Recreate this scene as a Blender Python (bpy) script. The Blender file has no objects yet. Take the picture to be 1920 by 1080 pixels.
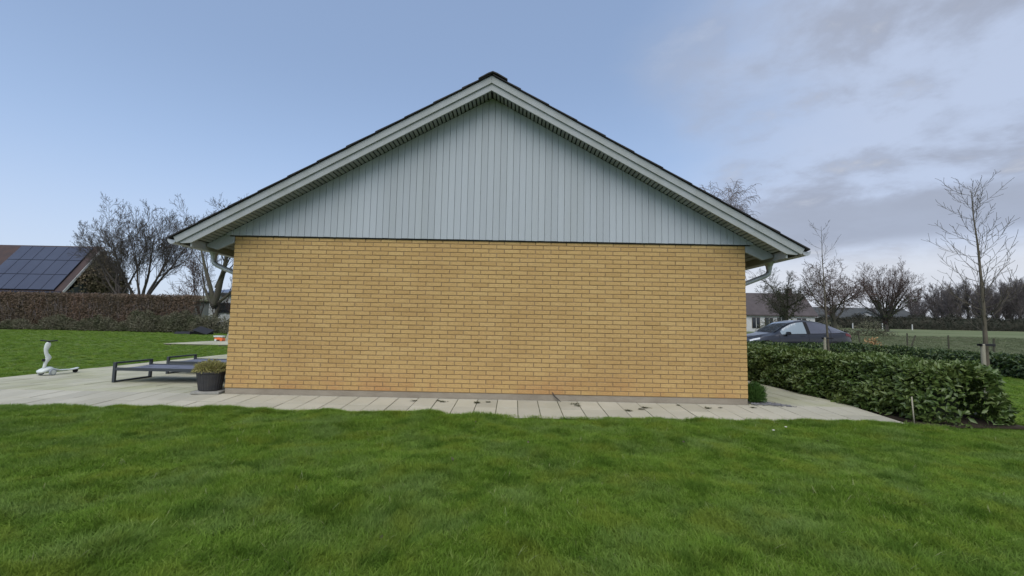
import bpy, math, random
import numpy as np
from mathutils import Vector, Matrix, Euler

R = math.radians
C = bpy.context.scene.collection
S = bpy.context.scene

# ------------------------------------------------------------------ camera
F_PX = 847.675                     # focal length in pixels of a 1920 px wide frame
YAW, PITCH, ROLL = R(-.338), R(4.66), R(1.16)
CAM = Vector((.409, -6.929, 1.127))
fw = Vector((math.sin(YAW)*math.cos(PITCH), math.cos(YAW)*math.cos(PITCH), math.sin(PITCH)))
r0 = Vector((math.cos(YAW), -math.sin(YAW), 0)); u0 = r0.cross(fw)
rv = r0*math.cos(ROLL)+u0*math.sin(ROLL); uv = -r0*math.sin(ROLL)+u0*math.cos(ROLL)
cd = bpy.data.cameras.new('camera'); cam = bpy.data.objects.new('camera', cd); C.objects.link(cam)
m = Matrix((rv, uv, -fw)).transposed().to_4x4(); m.translation = CAM; cam.matrix_world = m
cd.sensor_width = 36; cd.lens = F_PX/1920*36; cd.clip_start = .05; cd.clip_end = 6000
S.camera = cam

# ------------------------------------------------------------------ world, sun, exposure
S.view_settings.view_transform = 'Standard'; S.view_settings.look = 'None'
S.view_settings.gamma = 1; S.view_settings.use_curve_mapping = False
S.view_settings.exposure = .56
SUN_EL, SUN_AZ = R(54), R(190)      # azimuth clockwise from +Y: behind the camera, a little left
W = bpy.data.worlds.new('World'); S.world = W; W.use_nodes = True
nt = W.node_tree; N = nt.nodes; L = nt.links; N.clear()
def nd(t, **k):
    n = N.new(t)
    for a, b in k.items(): setattr(n, a, b)
    return n
def val(n, i, v):
    n.inputs[i].default_value = v
def mth(op, a, b=None, c=None, clamp=False):
    n = nd('ShaderNodeMath', operation=op, use_clamp=clamp)
    for i, x in enumerate((a, b, c)):
        if x is None: continue
        if isinstance(x, (int, float)): n.inputs[i].default_value = x
        else: L.new(x, n.inputs[i])
    return n.outputs[0]
def sstep(x, a, b):
    n = nd('ShaderNodeMapRange', interpolation_type='SMOOTHSTEP'); L.new(x, n.inputs[0])
    val(n, 1, a); val(n, 2, b); return n.outputs[0]
def cmix(f, a, b):
    n = nd('ShaderNodeMix', data_type='RGBA')
    if isinstance(f, (int, float)): n.inputs[0].default_value = f
    else: L.new(f, n.inputs[0])
    for i, x in ((6, a), (7, b)):
        if isinstance(x, tuple): n.inputs[i].default_value = (*x, 1)
        else: L.new(x, n.inputs[i])
    return n.outputs[2]
sky = nd('ShaderNodeTexSky', sky_type='NISHITA', sun_disc=False, sun_elevation=SUN_EL, sun_rotation=SUN_AZ, air_density=1.0, dust_density=1.2, ozone_density=1.5)
tc = nd('ShaderNodeTexCoord'); sep = nd('ShaderNodeSeparateXYZ'); L.new(tc.outputs['Generated'], sep.inputs[0])
dx, dy, dz = sep.outputs
zpos = mth('MAXIMUM', dz, 0.0)
den = mth('ADD', zpos, .22)
comb = nd('ShaderNodeCombineXYZ'); L.new(mth('ADD', mth('DIVIDE', dx, den), .35), comb.inputs[0]); L.new(mth('ADD', mth('DIVIDE', dy, den), -.6), comb.inputs[1])
def noise(vec, sc, det=6, rough=.55, dist=0.):
    n = nd('ShaderNodeTexNoise'); L.new(vec, n.inputs['Vector']); val(n, 'Scale', sc); val(n, 'Detail', det); val(n, 'Roughness', rough); val(n, 'Distortion', dist); return n.outputs[0]
nA = noise(comb.outputs[0], 1.3, 7, .58, .3)
nB = noise(comb.outputs[0], 3.1, 7, .6, .2)
side = sstep(mth('ADD', dx, mth('MULTIPLY', mth('SUBTRACT', nA, .5), .45)), .16, .60)       # cloudier to the right
# thin veil everywhere, whiter towards the horizon
veil = mth('ADD', .34, mth('MULTIPLY', sstep(dz, .50, .02), .42))
skyc = nd('ShaderNodeVectorMath', operation='SCALE'); L.new(sky.outputs[0], skyc.inputs[0]); val(skyc, 'Scale', 1.0)
base = cmix(veil, skyc.outputs[0], cmix(sstep(dz, .35, .04), (3.5, 4.6, 6.7), (4.3, 4.95, 6.35)))
base = cmix(mth('MULTIPLY', side, .85), base, (3.6, 4.15, 5.35))
# grey puffs on the right
puff = mth('MULTIPLY', sstep(mth('ADD', mth('MULTIPLY', nA, .5), mth('MULTIPLY', nB, .5)), .44, .58), side)
base = cmix(mth('MULTIPLY', puff, .9), base, (2.45, 2.75, 3.5))
lightp = mth('MULTIPLY', sstep(nB, .56, .72), side)
base = cmix(mth('MULTIPLY', lightp, .35), base, (5.4, 5.6, 6.0))
# long low bank of cloud above the right horizon
sc2 = nd('ShaderNodeCombineXYZ'); L.new(dx, sc2.inputs[0]); L.new(mth('MULTIPLY', dz, 7.), sc2.inputs[2]); L.new(dy, sc2.inputs[1])
nC = noise(sc2.outputs[0], 2.2, 5, .5)
zz = mth('ADD', dz, mth('MULTIPLY', mth('SUBTRACT', nC, .5), .04))
bank = mth('MULTIPLY', mth('MULTIPLY', sstep(zz, .135, .165), sstep(zz, .235, .212)), sstep(dx, .37, .50))
base = cmix(mth('MULTIPLY', bank, .88), base, (2.6, 2.95, 3.75))
low = mth('MULTIPLY', sstep(dz, .17, .10), sstep(dx, .15, .45))
base = cmix(mth('MULTIPLY', low, .85), base, (5.0, 5.25, 5.75))
bg = nd('ShaderNodeBackground'); L.new(base, bg.inputs[0]); val(bg, 1, .100)
out = nd('ShaderNodeOutputWorld'); L.new(bg.outputs[0], out.inputs[0])

sd = bpy.data.lights.new('sun', 'SUN'); sun = bpy.data.objects.new('sun', sd); C.objects.link(sun)
sd.energy = 1.5; sd.angle = R(60); sd.color = (1, .95, .87)
sdir = Vector((math.sin(SUN_AZ)*math.cos(SUN_EL), math.cos(SUN_AZ)*math.cos(SUN_EL), math.sin(SUN_EL)))
sun.rotation_euler = sdir.to_track_quat('Z', 'Y').to_euler(); sun.location = (0, 0, 30)

# ------------------------------------------------------------------ materials
def mat(name, col, rough=.8, metal=0., spec=.3, vary=None, vscale=3., vamt=.5, bump=0., bscale=30., coat=0., stretch=None, obrand=0., detail=4, transl=0.):
    """col base colour; vary second colour blended by noise (object space); obrand brightness jitter per object/instance"""
    M_ = bpy.data.materials.new(name); M_.use_nodes = True
    t = M_.node_tree; b = t.nodes['Principled BSDF']
    b.inputs['Roughness'].default_value = rough; b.inputs['Metallic'].default_value = metal
    b.inputs['Specular IOR Level'].default_value = spec; b.inputs['Coat Weight'].default_value = coat
    b.inputs['Coat Roughness'].default_value = .05
    g = t.nodes.new('ShaderNodeNewGeometry'); src = g.outputs['Position']
    if stretch:
        mp = t.nodes.new('ShaderNodeMapping'); mp.inputs['Scale'].default_value = stretch; t.links.new(src, mp.inputs[0]); src = mp.outputs[0]
    cur = None
    if vary:
        n = t.nodes.new('ShaderNodeTexNoise'); n.inputs['Scale'].default_value = vscale; n.inputs['Detail'].default_value = detail; n.inputs['Roughness'].default_value = .6
        t.links.new(src, n.inputs['Vector'])
        r = t.nodes.new('ShaderNodeMapRange'); r.inputs[1].default_value = .5-.18/max(vamt, .1)*.5; r.inputs[2].default_value = .5+.18/max(vamt, .1)*.5
        t.links.new(n.outputs[0], r.inputs[0])
        x = t.nodes.new('ShaderNodeMix'); x.data_type = 'RGBA'; x.inputs[6].default_value = (*col, 1); x.inputs[7].default_value = (*vary, 1)
        t.links.new(r.outputs[0], x.inputs[0]); cur = x.outputs[2]
    if obrand:
        oi = t.nodes.new('ShaderNodeObjectInfo'); r = t.nodes.new('ShaderNodeMapRange'); r.inputs[3].default_value = 1-obrand; r.inputs[4].default_value = 1+obrand
        t.links.new(oi.outputs['Random'], r.inputs[0])
        h = t.nodes.new('ShaderNodeHueSaturation'); t.links.new(r.outputs[0], h.inputs['Value'])
        if cur: t.links.new(cur, h.inputs['Color'])
        else: h.inputs['Color'].default_value = (*col, 1)
        cur = h.outputs[0]
    if cur: t.links.new(cur, b.inputs['Base Color'])
    else: b.inputs['Base Color'].default_value = (*col, 1)
    if bump:
        n = t.nodes.new('ShaderNodeTexNoise'); n.inputs['Scale'].default_value = bscale; n.inputs['Detail'].default_value = 5
        t.links.new(src, n.inputs['Vector'])
        bp = t.nodes.new('ShaderNodeBump'); bp.inputs['Strength'].default_value = bump; bp.inputs['Distance'].default_value = .02
        t.links.new(n.outputs[0], bp.inputs['Height']); t.links.new(bp.outputs[0], b.inputs['Normal'])
    if transl:
        tr = t.nodes.new('ShaderNodeBsdfTranslucent'); mx = t.nodes.new('ShaderNodeMixShader'); mx.inputs[0].default_value = transl
        if cur: t.links.new(cur, tr.inputs[0])
        else: tr.inputs[0].default_value = (*col, 1)
        o = t.nodes['Material Output']
        t.links.new(b.outputs[0], mx.inputs[1]); t.links.new(tr.outputs[0], mx.inputs[2]); t.links.new(mx.outputs[0], o.inputs[0])
    return M_

M = {}
def brick_material():
    M_ = bpy.data.materials.new('yellow_brick'); M_.use_nodes = True; t = M_.node_tree; b = t.nodes['Principled BSDF']; n = t.nodes; l = t.links
    g = n.new('ShaderNodeNewGeometry'); sp = n.new('ShaderNodeSeparateXYZ'); l.new(g.outputs['Position'], sp.inputs[0])
    def m_(op, a, c=None):
        q = n.new('ShaderNodeMath'); q.operation = op
        for i, x in enumerate((a, c)):
            if x is None: continue
            if isinstance(x, (int, float)): q.inputs[i].default_value = x
            else: l.new(x, q.inputs[i])
        return q.outputs[0]
    row = m_('FLOOR', m_('DIVIDE', m_('SUBTRACT', sp.outputs[2], .09), .06667))
    odd = m_('MODULO', row, 2.0)
    colm = m_('FLOOR', m_('DIVIDE', m_('ADD', m_('ADD', sp.outputs[0], 3.966), m_('MULTIPLY', m_('SUBTRACT', 1.0, odd), .12)), .24))
    cb = n.new('ShaderNodeCombineXYZ'); l.new(colm, cb.inputs[0]); l.new(row, cb.inputs[1])
    wn = n.new('ShaderNodeTexWhiteNoise'); l.new(cb.outputs[0], wn.inputs['Vector'])
    ramp = n.new('ShaderNodeValToRGB'); l.new(wn.outputs['Value'], ramp.inputs[0])
    e = ramp.color_ramp.elements
    e[0].position = 0; e[0].color = (.455, .298, .118, 1); e[1].position = 1; e[1].color = (.54, .37, .155, 1)
    for p, c in ((.12, (.485, .32, .128)), (.5, (.51, .34, .137)), (.85, (.525, .355, .146))):
        q = e.new(p); q.color = (*c, 1)
    # damp reddish stain along the bottom courses and round the lower left corner
    ns = n.new('ShaderNodeTexNoise'); ns.inputs['Scale'].default_value = 1.6; ns.inputs['Detail'].default_value = 5; l.new(g.outputs['Position'], ns.inputs['Vector'])
    hgt = n.new('ShaderNodeMapRange'); l.new(sp.outputs[2], hgt.inputs[0]); hgt.inputs[1].default_value = .45; hgt.inputs[2].default_value = .08
    st = n.new('ShaderNodeMapRange'); l.new(ns.outputs[0], st.inputs[0]); st.inputs[1].default_value = .44; st.inputs[2].default_value = .62
    x1 = n.new('ShaderNodeMix'); x1.data_type = 'RGBA'; l.new(m_('MULTIPLY', m_('MULTIPLY', hgt.outputs[0], st.outputs[0]), .75), x1.inputs[0]); l.new(ramp.outputs[0], x1.inputs[6]); x1.inputs[7].default_value = (.43, .22, .095, 1)
    # broad weathering
    n2 = n.new('ShaderNodeTexNoise'); n2.inputs['Scale'].default_value = .9; n2.inputs['Detail'].default_value = 6; l.new(g.outputs['Position'], n2.inputs['Vector'])
    w = n.new('ShaderNodeMapRange'); l.new(n2.outputs[0], w.inputs[0]); w.inputs[1].default_value = .48; w.inputs[2].default_value = .7; w.inputs[4].default_value = .55
    x2 = n.new('ShaderNodeMix'); x2.data_type = 'RGBA'; l.new(w.outputs[0], x2.inputs[0]); l.new(x1.outputs[2], x2.inputs[6]); x2.inputs[7].default_value = (.41, .255, .10, 1)
    # fine grain
    n3 = n.new('ShaderNodeTexNoise'); n3.inputs['Scale'].default_value = 60; n3.inputs['Detail'].default_value = 4
    mp = n.new('ShaderNodeMapping'); mp.inputs['Scale'].default_value = (.45, 1, 1); l.new(g.outputs['Position'], mp.inputs[0]); l.new(mp.outputs[0], n3.inputs['Vector'])
    hs = n.new('ShaderNodeHueSaturation'); v = n.new('ShaderNodeMapRange'); l.new(n3.outputs[0], v.inputs[0]); v.inputs[1].default_value = .3; v.inputs[2].default_value = .7; v.inputs[3].default_value = .88; v.inputs[4].default_value = 1.12
    l.new(v.outputs[0], hs.inputs['Value']); l.new(x2.outputs[2], hs.inputs['Color']); l.new(hs.outputs[0], b.inputs['Base Color'])
    bp = n.new('ShaderNodeBump'); bp.inputs['Strength'].default_value = .5; bp.inputs['Distance'].default_value = .006; l.new(n3.outputs[0], bp.inputs['Height']); l.new(bp.outputs[0], b.inputs['Normal'])
    b.inputs['Roughness'].default_value = .9; b.inputs['Specular IOR Level'].default_value = .2
    return M_
M['brick'] = brick_material()
M['mortar'] = mat('mortar', (.26, .175, .09), .95, vary=(.33, .235, .13), vscale=4, vamt=.6, bump=.4, bscale=80)
M['plinth'] = mat('plinth_render', (.34, .30, .235), .9, vary=(.25, .215, .165), vscale=2.2, vamt=.5, bump=.4, bscale=50, stretch=(1, 1, 2), detail=7)
M['clad'] = mat('grey_painted_wood', (.425, .465, .495), .65, vary=(.385, .42, .435), vscale=2.5, vamt=.4, bump=.25, bscale=90, stretch=(1, 1, .08), obrand=.05)
M['trim'] = mat('pale_grey_painted_wood', (.37, .395, .40), .6, vary=(.32, .34, .325), vscale=4.5, vamt=.55, bump=.2, bscale=60, detail=7)
M['soffit'] = mat('soffit_board', (.29, .32, .31), .75, vary=(.23, .25, .23), vscale=5, vamt=.5, obrand=.10)
M['groove'] = mat('cladding_groove', (.23, .255, .265), .85)
M['backing'] = mat('dark_backing', (.03, .033, .033), .9)
M['roof'] = mat('dark_roof_sheet', (.030, .030, .034), .8, vary=(.05, .047, .045), vscale=3, vamt=.5, bump=.3, bscale=40)
M['zinc'] = mat('zinc', (.60, .61, .61), .38, .3, .5, vary=(.33, .36, .38), vscale=6, vamt=.4)
M['slab'] = mat('concrete_slab', (.45, .43, .35), .9, vary=(.385, .37, .29), vscale=1.3, vamt=.6, bump=.35, bscale=70, obrand=.10, detail=8)
M['slab_green'] = mat('mossy_concrete_slab', (.44, .425, .335), .92, vary=(.36, .36, .23), vscale=1.1, vamt=.6, bump=.35, bscale=70, obrand=.10, detail=8)
M['stone'] = mat('worn_grey_stone', (.24, .24, .22), .9, vary=(.33, .32, .28), vscale=9, vamt=.6)
M['joint'] = mat('sand_joint', (.10, .095, .06), 1., vary=(.07, .09, .04), vscale=9, vamt=.8)
M['bark'] = mat('grey_bark', (.06, .051, .045), .9, vary=(.09, .08, .068), vscale=3, vamt=.5)
M['bark_haze'] = mat('hazed_twigs', (.13, .115, .11), .95)  # paler than the near bark: pale haze put into the twig colour
M['bark_green'] = mat('mossy_bark', (.06, .062, .036), .9, vary=(.085, .075, .06), vscale=1.5, vamt=.5)
M['bark_red'] = mat('reddish_twigs', (.125, .085, .07), .9, vary=(.10, .075, .07), vscale=1.5, vamt=.5)
M['bark_pale'] = mat('pale_birch_twigs', (.26, .235, .24), .9, vary=(.18, .15, .15), vscale=2.5, vamt=.5)
M['bark_young'] = mat('young_bark', (.095, .085, .06), .85, vary=(.135, .115, .085), vscale=8, vamt=.5)
M['ivy'] = mat('ivy', (.035, .05, .02), .6, vary=(.06, .075, .03), vscale=6, vamt=.6, transl=.15)
M['laurel'] = mat('laurel_leaf', (.075, .125, .028), .42, spec=.5, vary=(.13, .175, .045), vscale=2.2, vamt=.8, transl=.18, detail=6)
M['laurel_new'] = mat('young_laurel_leaf', (.16, .22, .065), .42, spec=.5, vary=(.09, .15, .035), vscale=4, vamt=.8, transl=.2)
M['laurel_dark'] = mat('dark_laurel_leaf', (.04, .07, .025), .45, spec=.4, vary=(.06, .095, .035), vscale=2.5, vamt=.8, transl=.15)
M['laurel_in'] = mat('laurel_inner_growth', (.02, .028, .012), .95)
M['beech'] = mat('dry_beech_leaf', (.205, .14, .10), .85, vary=(.145, .115, .08), vscale=.45, vamt=.7, transl=.2, detail=7)
M['beech_in'] = mat('hedge_inner_growth', (.075, .06, .048), .95, vary=(.10, .08, .06), vscale=1.2, vamt=.8, bump=1, bscale=4)
M['scrub'] = mat('weedy_scrub', (.12, .13, .075), .9, vary=(.19, .18, .125), vscale=.8, vamt=.8, transl=.2)
M['dark_metal'] = mat('anthracite_powder_coat', (.045, .052, .058), .5, .0, .4)
M['mesh'] = mat('woven_lounger_fabric', (.13, .14, .18), .7, vary=(.16, .17, .215), vscale=9, vamt=.5)
M['pot'] = mat('dark_plastic_pot', (.045, .045, .048), .6, vary=(.06, .058, .056), vscale=14, vamt=.6)
M['soil'] = mat('potting_soil', (.04, .03, .02), 1)
M['heather'] = mat('yellow_green_heather', (.38, .37, .12), .8, vary=(.25, .22, .10), vscale=22, vamt=.7, transl=.2)
M['white_plastic'] = mat('white_plastic', (.66, .70, .68), .4, spec=.5, vary=(.55, .6, .56), vscale=20, vamt=.5)
M['black_plastic'] = mat('black_plastic', (.018, .018, .02), .5)
M['grey_plastic'] = mat('grey_plastic', (.30, .33, .36), .5)
M['orange'] = mat('orange_plastic', (.75, .17, .05), .45)
M['paint_car'] = mat('grey_car_paint', (.042, .045, .054), .28, .7, .5, coat=.5)
M['paint_silver'] = mat('silver_car_paint', (.45, .45, .47), .35, .4, .5, coat=.6)
M['glass'] = mat('window_glass', (.035, .05, .06), .06, 0, .8, coat=1.)
M['side_glass'] = mat('tinted_glass', (.07, .075, .10), .12, 0, .7, coat=.8)
M['door_glass'] = mat('door_glass_painted_reflection', (.22, .27, .30), .12, 0, .7, coat=.8)  # see-through brightness and reflection put into the pane colour
M['wglass'] = mat('house_window_glass', (.02, .025, .03), .1, 0, .6)
M['tyre'] = mat('rubber', (.015, .015, .016), .85)
M['lamp_red'] = mat('red_lamp_glass', (.12, .01, .01), .2, 0, .5)
M['lamp_clear'] = mat('clear_lamp_glass', (.55, .6, .65), .15, 0, .6)
M['tile_red'] = mat('brown_roof_tile', (.075, .05, .045), .85, vary=(.055, .042, .042), vscale=1.5, vamt=.5)
M['thatch'] = mat('grey_brown_roof', (.10, .085, .085), .9, vary=(.075, .065, .065), vscale=1.2, vamt=.5)
M['slate'] = mat('dark_grey_roof', (.055, .06, .06), .8, vary=(.075, .08, .08), vscale=.8, vamt=.5)
M['pv'] = mat('solar_panel', (.042, .05, .08), .38, 0, .3, vary=(.055, .068, .105), vscale=.4, vamt=.4)
M['pv_frame'] = mat('panel_frame', (.032, .038, .06), .5)
M['whitewash'] = mat('whitewashed_wall', (.62, .63, .62), .85, vary=(.5, .5, .48), vscale=1.5, vamt=.5)
M['blotchy'] = mat('blotchy_white_wall', (.68, .68, .66), .85, vary=(.42, .42, .40), vscale=5, vamt=.8)
M['bluegrey'] = mat('blue_grey_metal_roof', (.17, .21, .29), .5, 0, .4)
M['board_dark'] = mat('grey_green_timber_wall', (.085, .10, .10), .85, vary=(.12, .13, .12), vscale=3, vamt=.5, stretch=(1, 1, .2))
M['wood_pale'] = mat('weathered_pale_wood', (.36, .34, .26), .85, vary=(.27, .25, .19), vscale=6, vamt=.5, stretch=(1, 1, .2))
M['wood_dark'] = mat('brown_wood', (.13, .105, .075), .9, vary=(.09, .075, .055), vscale=6, vamt=.5)
M['wood_grey'] = mat('mossy_fence_post', (.075, .075, .05), .9, vary=(.055, .05, .035), vscale=6, vamt=.5)
M['gravel'] = mat('gravel', (.24, .24, .25), .9, vary=(.13, .13, .14), vscale=40, vamt=.9)
M['shrub'] = mat('bright_green_shrub', (.075, .15, .03), .6, vary=(.045, .10, .02), vscale=12, vamt=.8, transl=.25)
M['weed'] = mat('weed_leaf', (.08, .095, .045), .8, vary=(.13, .12, .07), vscale=30, vamt=.7)
M['tawny'] = mat('dead_tawny_leaves', (.42, .24, .11), .85, vary=(.25, .2, .1), vscale=8, vamt=.8)
M['petal'] = mat('white_petal', (.8, .8, .78), .6)
M['farhedge'] = mat('dark_clipped_hedge', (.030, .034, .024), .95, vary=(.05, .048, .036), vscale=1.2, vamt=.8, bump=1., bscale=3)

# ------------------------------------------------------------------ helpers
class MB:
    def __init__(s): s.v = []; s.f = []
    def add(s, vs, fs):
        o = len(s.v); s.v += [tuple(v) for v in vs]; s.f += [tuple(i+o for i in f) for f in fs]
    def box(s, x0, x1, y0, y1, z0, z1, rot=None, c=(0, 0, 0)):
        vs = [Vector((x, y, z)) for z in (z0, z1) for y in (y0, y1) for x in (x0, x1)]
        if rot is not None: vs = [rot @ v for v in vs]
        s.add([v+Vector(c) for v in vs], [(0, 2, 3, 1), (4, 5, 7, 6), (0, 1, 5, 4), (2, 6, 7, 3), (0, 4, 6, 2), (1, 3, 7, 5)])
    def bbox(s, x0, x1, y0, y1, z0, z1, b):
        """box with bevelled edges: three overlapping ring loop (chamfer) built as stacked rings"""
        def ring(i, z): return [(x0+i, y0+i, z), (x1-i, y0+i, z), (x1-i, y1-i, z), (x0+i, y1-i, z)]
        s.loft([ring(b, z0), ring(0, z0+b), ring(0, z1-b), ring(b, z1)])
    def loft(s, rings, cap=True, closed=True):
        n = len(rings[0]); vs = [p for r in rings for p in r]; fs = []
        for i in range(len(rings)-1):
            for j in range(n if closed else n-1):
                k = (j+1) % n; fs.append((i*n+j, i*n+k, (i+1)*n+k, (i+1)*n+j))
        if cap: fs.append(tuple(reversed(range(n)))); fs.append(tuple(range((len(rings)-1)*n, len(rings)*n)))
        s.add(vs, fs)
    def tube(s, pts, r, n=8, cap=True):
        pts = [Vector(p) for p in pts]; rings = []
        rr = r if isinstance(r, (list, tuple)) else [r]*len(pts); up = None
        for i, p in enumerate(pts):
            d = (pts[min(i+1, len(pts)-1)]-pts[max(i-1, 0)]).normalized()
            a = d.orthogonal().normalized() if up is None else (up-d*up.dot(d)).normalized()
            up = a; b = d.cross(a)
            rings.append([p+(a*math.cos(2*math.pi*k/n)+b*math.sin(2*math.pi*k/n))*rr[i] for k in range(n)])
        s.loft(rings, cap)
    def lathe(s, prof, n=24, c=(0, 0, 0)):
        s.loft([[(c[0]+r*math.cos(2*math.pi*k/n), c[1]+r*math.sin(2*math.pi*k/n), c[2]+z) for k in range(n)] for r, z in prof])
    def prism(s, poly, y0, y1):          # poly in (x, z), extruded along y
        s.loft([[(x, y0, z) for x, z in poly], [(x, y1, z) for x, z in poly]])
    def mesh(s, name, mt, smooth=False):
        me = bpy.data.meshes.new(name); me.from_pydata(s.v, [], s.f); me.materials.append(mt)
        bmfix(me)
        if smooth: me.polygons.foreach_set('use_smooth', [True]*len(me.polygons))
        return me
import bmesh
def bmfix(me):
    b = bmesh.new(); b.from_mesh(me); bmesh.ops.recalc_face_normals(b, faces=b.faces); b.to_mesh(me); b.free()
def link(name, me, parent=None, loc=(0, 0, 0), rot=(0, 0, 0), sc=(1, 1, 1)):
    o = bpy.data.objects.new(name, me); C.objects.link(o); o.parent = parent; o.location = loc; o.rotation_euler = rot; o.scale = sc
    return o
def obj(name, mb, m_, parent=None, smooth=False, kind=None, bevel=0, loc=(0, 0, 0), rot=(0, 0, 0), label=None):
    o = link(name, mb.mesh(name, m_, smooth), parent, loc, rot)
    if kind: o['kind'] = kind
    if label: o['label'] = label
    if bevel:
        md = o.modifiers.new('bevel', 'BEVEL'); md.width = bevel; md.segments = 2; md.limit_method = 'ANGLE'
    return o
def fast(name, verts, faces, m_, parent=None, kind=None, loc=(0, 0, 0), smooth=False):
    """verts (n,3) array; faces (m,k) int array, one polygon size"""
    me = bpy.data.meshes.new(name); verts = np.asarray(verts, np.float32); faces = np.asarray(faces, np.int32)
    me.vertices.add(len(verts)); me.vertices.foreach_set('co', verts.ravel())
    k = faces.shape[1]; me.loops.add(faces.size); me.loops.foreach_set('vertex_index', faces.ravel())
    me.polygons.add(len(faces)); me.polygons.foreach_set('loop_start', np.arange(len(faces), dtype=np.int32)*k)
    me.polygons.foreach_set('loop_total', np.full(len(faces), k, np.int32))
    if smooth: me.polygons.foreach_set('use_smooth', np.ones(len(faces), bool))
    me.update(); me.validate(); me.materials.append(m_)
    o = link(name, me, parent, loc)
    if kind: o['kind'] = kind
    return o
def thing(name, label, cat, loc=(0, 0, 0), rz=0, group=None):
    o = bpy.data.objects.new(name, None); C.objects.link(o); o.location = loc; o.rotation_euler = (0, 0, rz); o.empty_display_size = .1
    o['label'] = label; o['category'] = cat
    if group: o['group'] = group
    return o
def tag(o, label, cat, group=None):
    o['label'] = label; o['category'] = cat
    if group: o['group'] = group
    return o
def copy_tree(o, parent=None):
    c = o.copy(); C.objects.link(c); c.parent = parent
    for ch in [x for x in bpy.data.objects if x.parent == o]: copy_tree(ch, c)
    return c
rng = np.random.default_rng(7); rnd = random.Random(11)

def gz(x, y):
    """height of the terrain: almost level, rising gently across the field"""
    z = -.04 + .01*max(0., y-12)
    if x > 2: z += .027*max(0., min(y, 120)-34)
    if y > 120: z += 0
    return z
def gza(x, y):
    z = -.04 + .01*np.maximum(0, np.minimum(y, 200)-12)
    return z + np.where(x > 2, .027*np.maximum(0, np.minimum(y, 120)-34), 0)*np.clip((x-2)/20, 0, 1)
# ------------------------------------------------------------------ ground
def ground_material():
    M_ = bpy.data.materials.new('grass_ground'); M_.use_nodes = True; t = M_.node_tree; b = t.nodes['Principled BSDF']; n = t.nodes; l = t.links
    g = n.new('ShaderNodeNewGeometry'); P = g.outputs['Position']; sp = n.new('ShaderNodeSeparateXYZ'); l.new(P, sp.inputs[0])
    def nz(s, d=5, st=None):
        q = n.new('ShaderNodeTexNoise'); q.inputs['Scale'].default_value = s; q.inputs['Detail'].default_value = d; q.inputs['Roughness'].default_value = .65
        if st:
            mp = n.new('ShaderNodeMapping'); mp.inputs['Scale'].default_value = st; l.new(P, mp.inputs[0]); l.new(mp.outputs[0], q.inputs['Vector'])
        else: l.new(P, q.inputs['Vector'])
        return q.outputs[0]
    def mr(x, a, c, d=0., e=1.):
        q = n.new('ShaderNodeMapRange'); l.new(x, q.inputs[0]); q.inputs[1].default_value = a; q.inputs[2].default_value = c; q.inputs[3].default_value = d; q.inputs[4].default_value = e; return q.outputs[0]
    def mx(f, a, c):
        q = n.new('ShaderNodeMix'); q.data_type = 'RGBA'
        l.new(f, q.inputs[0])
        for i, x in ((6, a), (7, c)):
            if isinstance(x, tuple): q.inputs[i].default_value = (*x, 1)
            else: l.new(x, q.inputs[i])
        return q.outputs[2]
    lawn = mx(mr(nz(.5, 6), .38, .62), (.10, .155, .035), (.135, .18, .055))
    lawn = mx(mr(nz(6, 4), .4, .7, 0, .6), lawn, (.09, .15, .03))
    fld = mx(mr(nz(.12, 6, (.5, 1.6, 1)), .38, .62), (.13, .165, .08), (.185, .205, .115))
    fld = mx(mr(nz(1.5, 5), .4, .7, 0, .5), fld, (.10, .135, .06))
    isf = n.new('ShaderNodeMath'); isf.operation = 'MULTIPLY'
    l.new(mr(sp.outputs[1], 15, 20), isf.inputs[0]); l.new(mr(sp.outputs[0], 8, 14), isf.inputs[1])
    c = mx(isf.outputs[0], lawn, fld)
    l.new(c, b.inputs['Base Color']); b.inputs['Roughness'].default_value = 1; b.inputs['Specular IOR Level'].default_value = .1
    bp = n.new('ShaderNodeBump'); bp.inputs['Strength'].default_value = .9; bp.inputs['Distance'].default_value = .06; l.new(nz(14, 8), bp.inputs['Height']); l.new(bp.outputs[0], b.inputs['Normal'])
    return M_
M['ground'] = ground_material()
def axis(lo, hi, fine_lo, fine_hi, step):
    a = list(np.arange(fine_lo, fine_hi+1e-6, step)); s = step; x = fine_hi
    while x < hi: s *= 1.25; x += s; a.append(min(x, hi))
    s = step; x = fine_lo
    while x > lo: s *= 1.25; x -= s; a.insert(0, max(x, lo))
    return np.array(a)
def vnoise(x, y, seed=0):
    """cheap smooth value noise on arrays"""
    r = np.random.default_rng(seed).random((64, 64)); xi = np.floor(x).astype(int); yi = np.floor(y).astype(int); fx = x-xi; fy = y-yi
    fx = fx*fx*(3-2*fx); fy = fy*fy*(3-2*fy); g = lambda a, b_: r[a % 64, b_ % 64]
    return (g(xi, yi)*(1-fx)+g(xi+1, yi)*fx)*(1-fy)+(g(xi, yi+1)*(1-fx)+g(xi+1, yi+1)*fx)*fy
LAWN_EDGE = -.94
def lawn_z(x, y):
    z = gza(x, y)
    front = np.clip((-(y)-.5)/.3, 0, 1)
    z = z + front*(-.045)
    bumps = (vnoise(x*1.6+9, y*1.6+5, 3)-.5)*.045+(vnoise(x*4+3, y*4+1, 4)-.5)*.02
    return z + bumps*front
xs = axis(-1400, 1400, -9, 9, .12); ys = axis(-60, 1500, -8, 0, .12)
X, Y = np.meshgrid(xs, ys); Z = lawn_z(X, Y)
inside = (X > -8.9) & (X < 5.7) & (Y > LAWN_EDGE-.02) & (Y < 14.5)
Z = np.where(inside, -.16, Z)
Z = np.where((X > -15.2) & (X < -7.6) & (Y > 12.6) & (Y < 17.8), -.09, Z)
nx = len(xs); idx = np.arange(len(ys)*nx).reshape(len(ys), nx)
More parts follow.
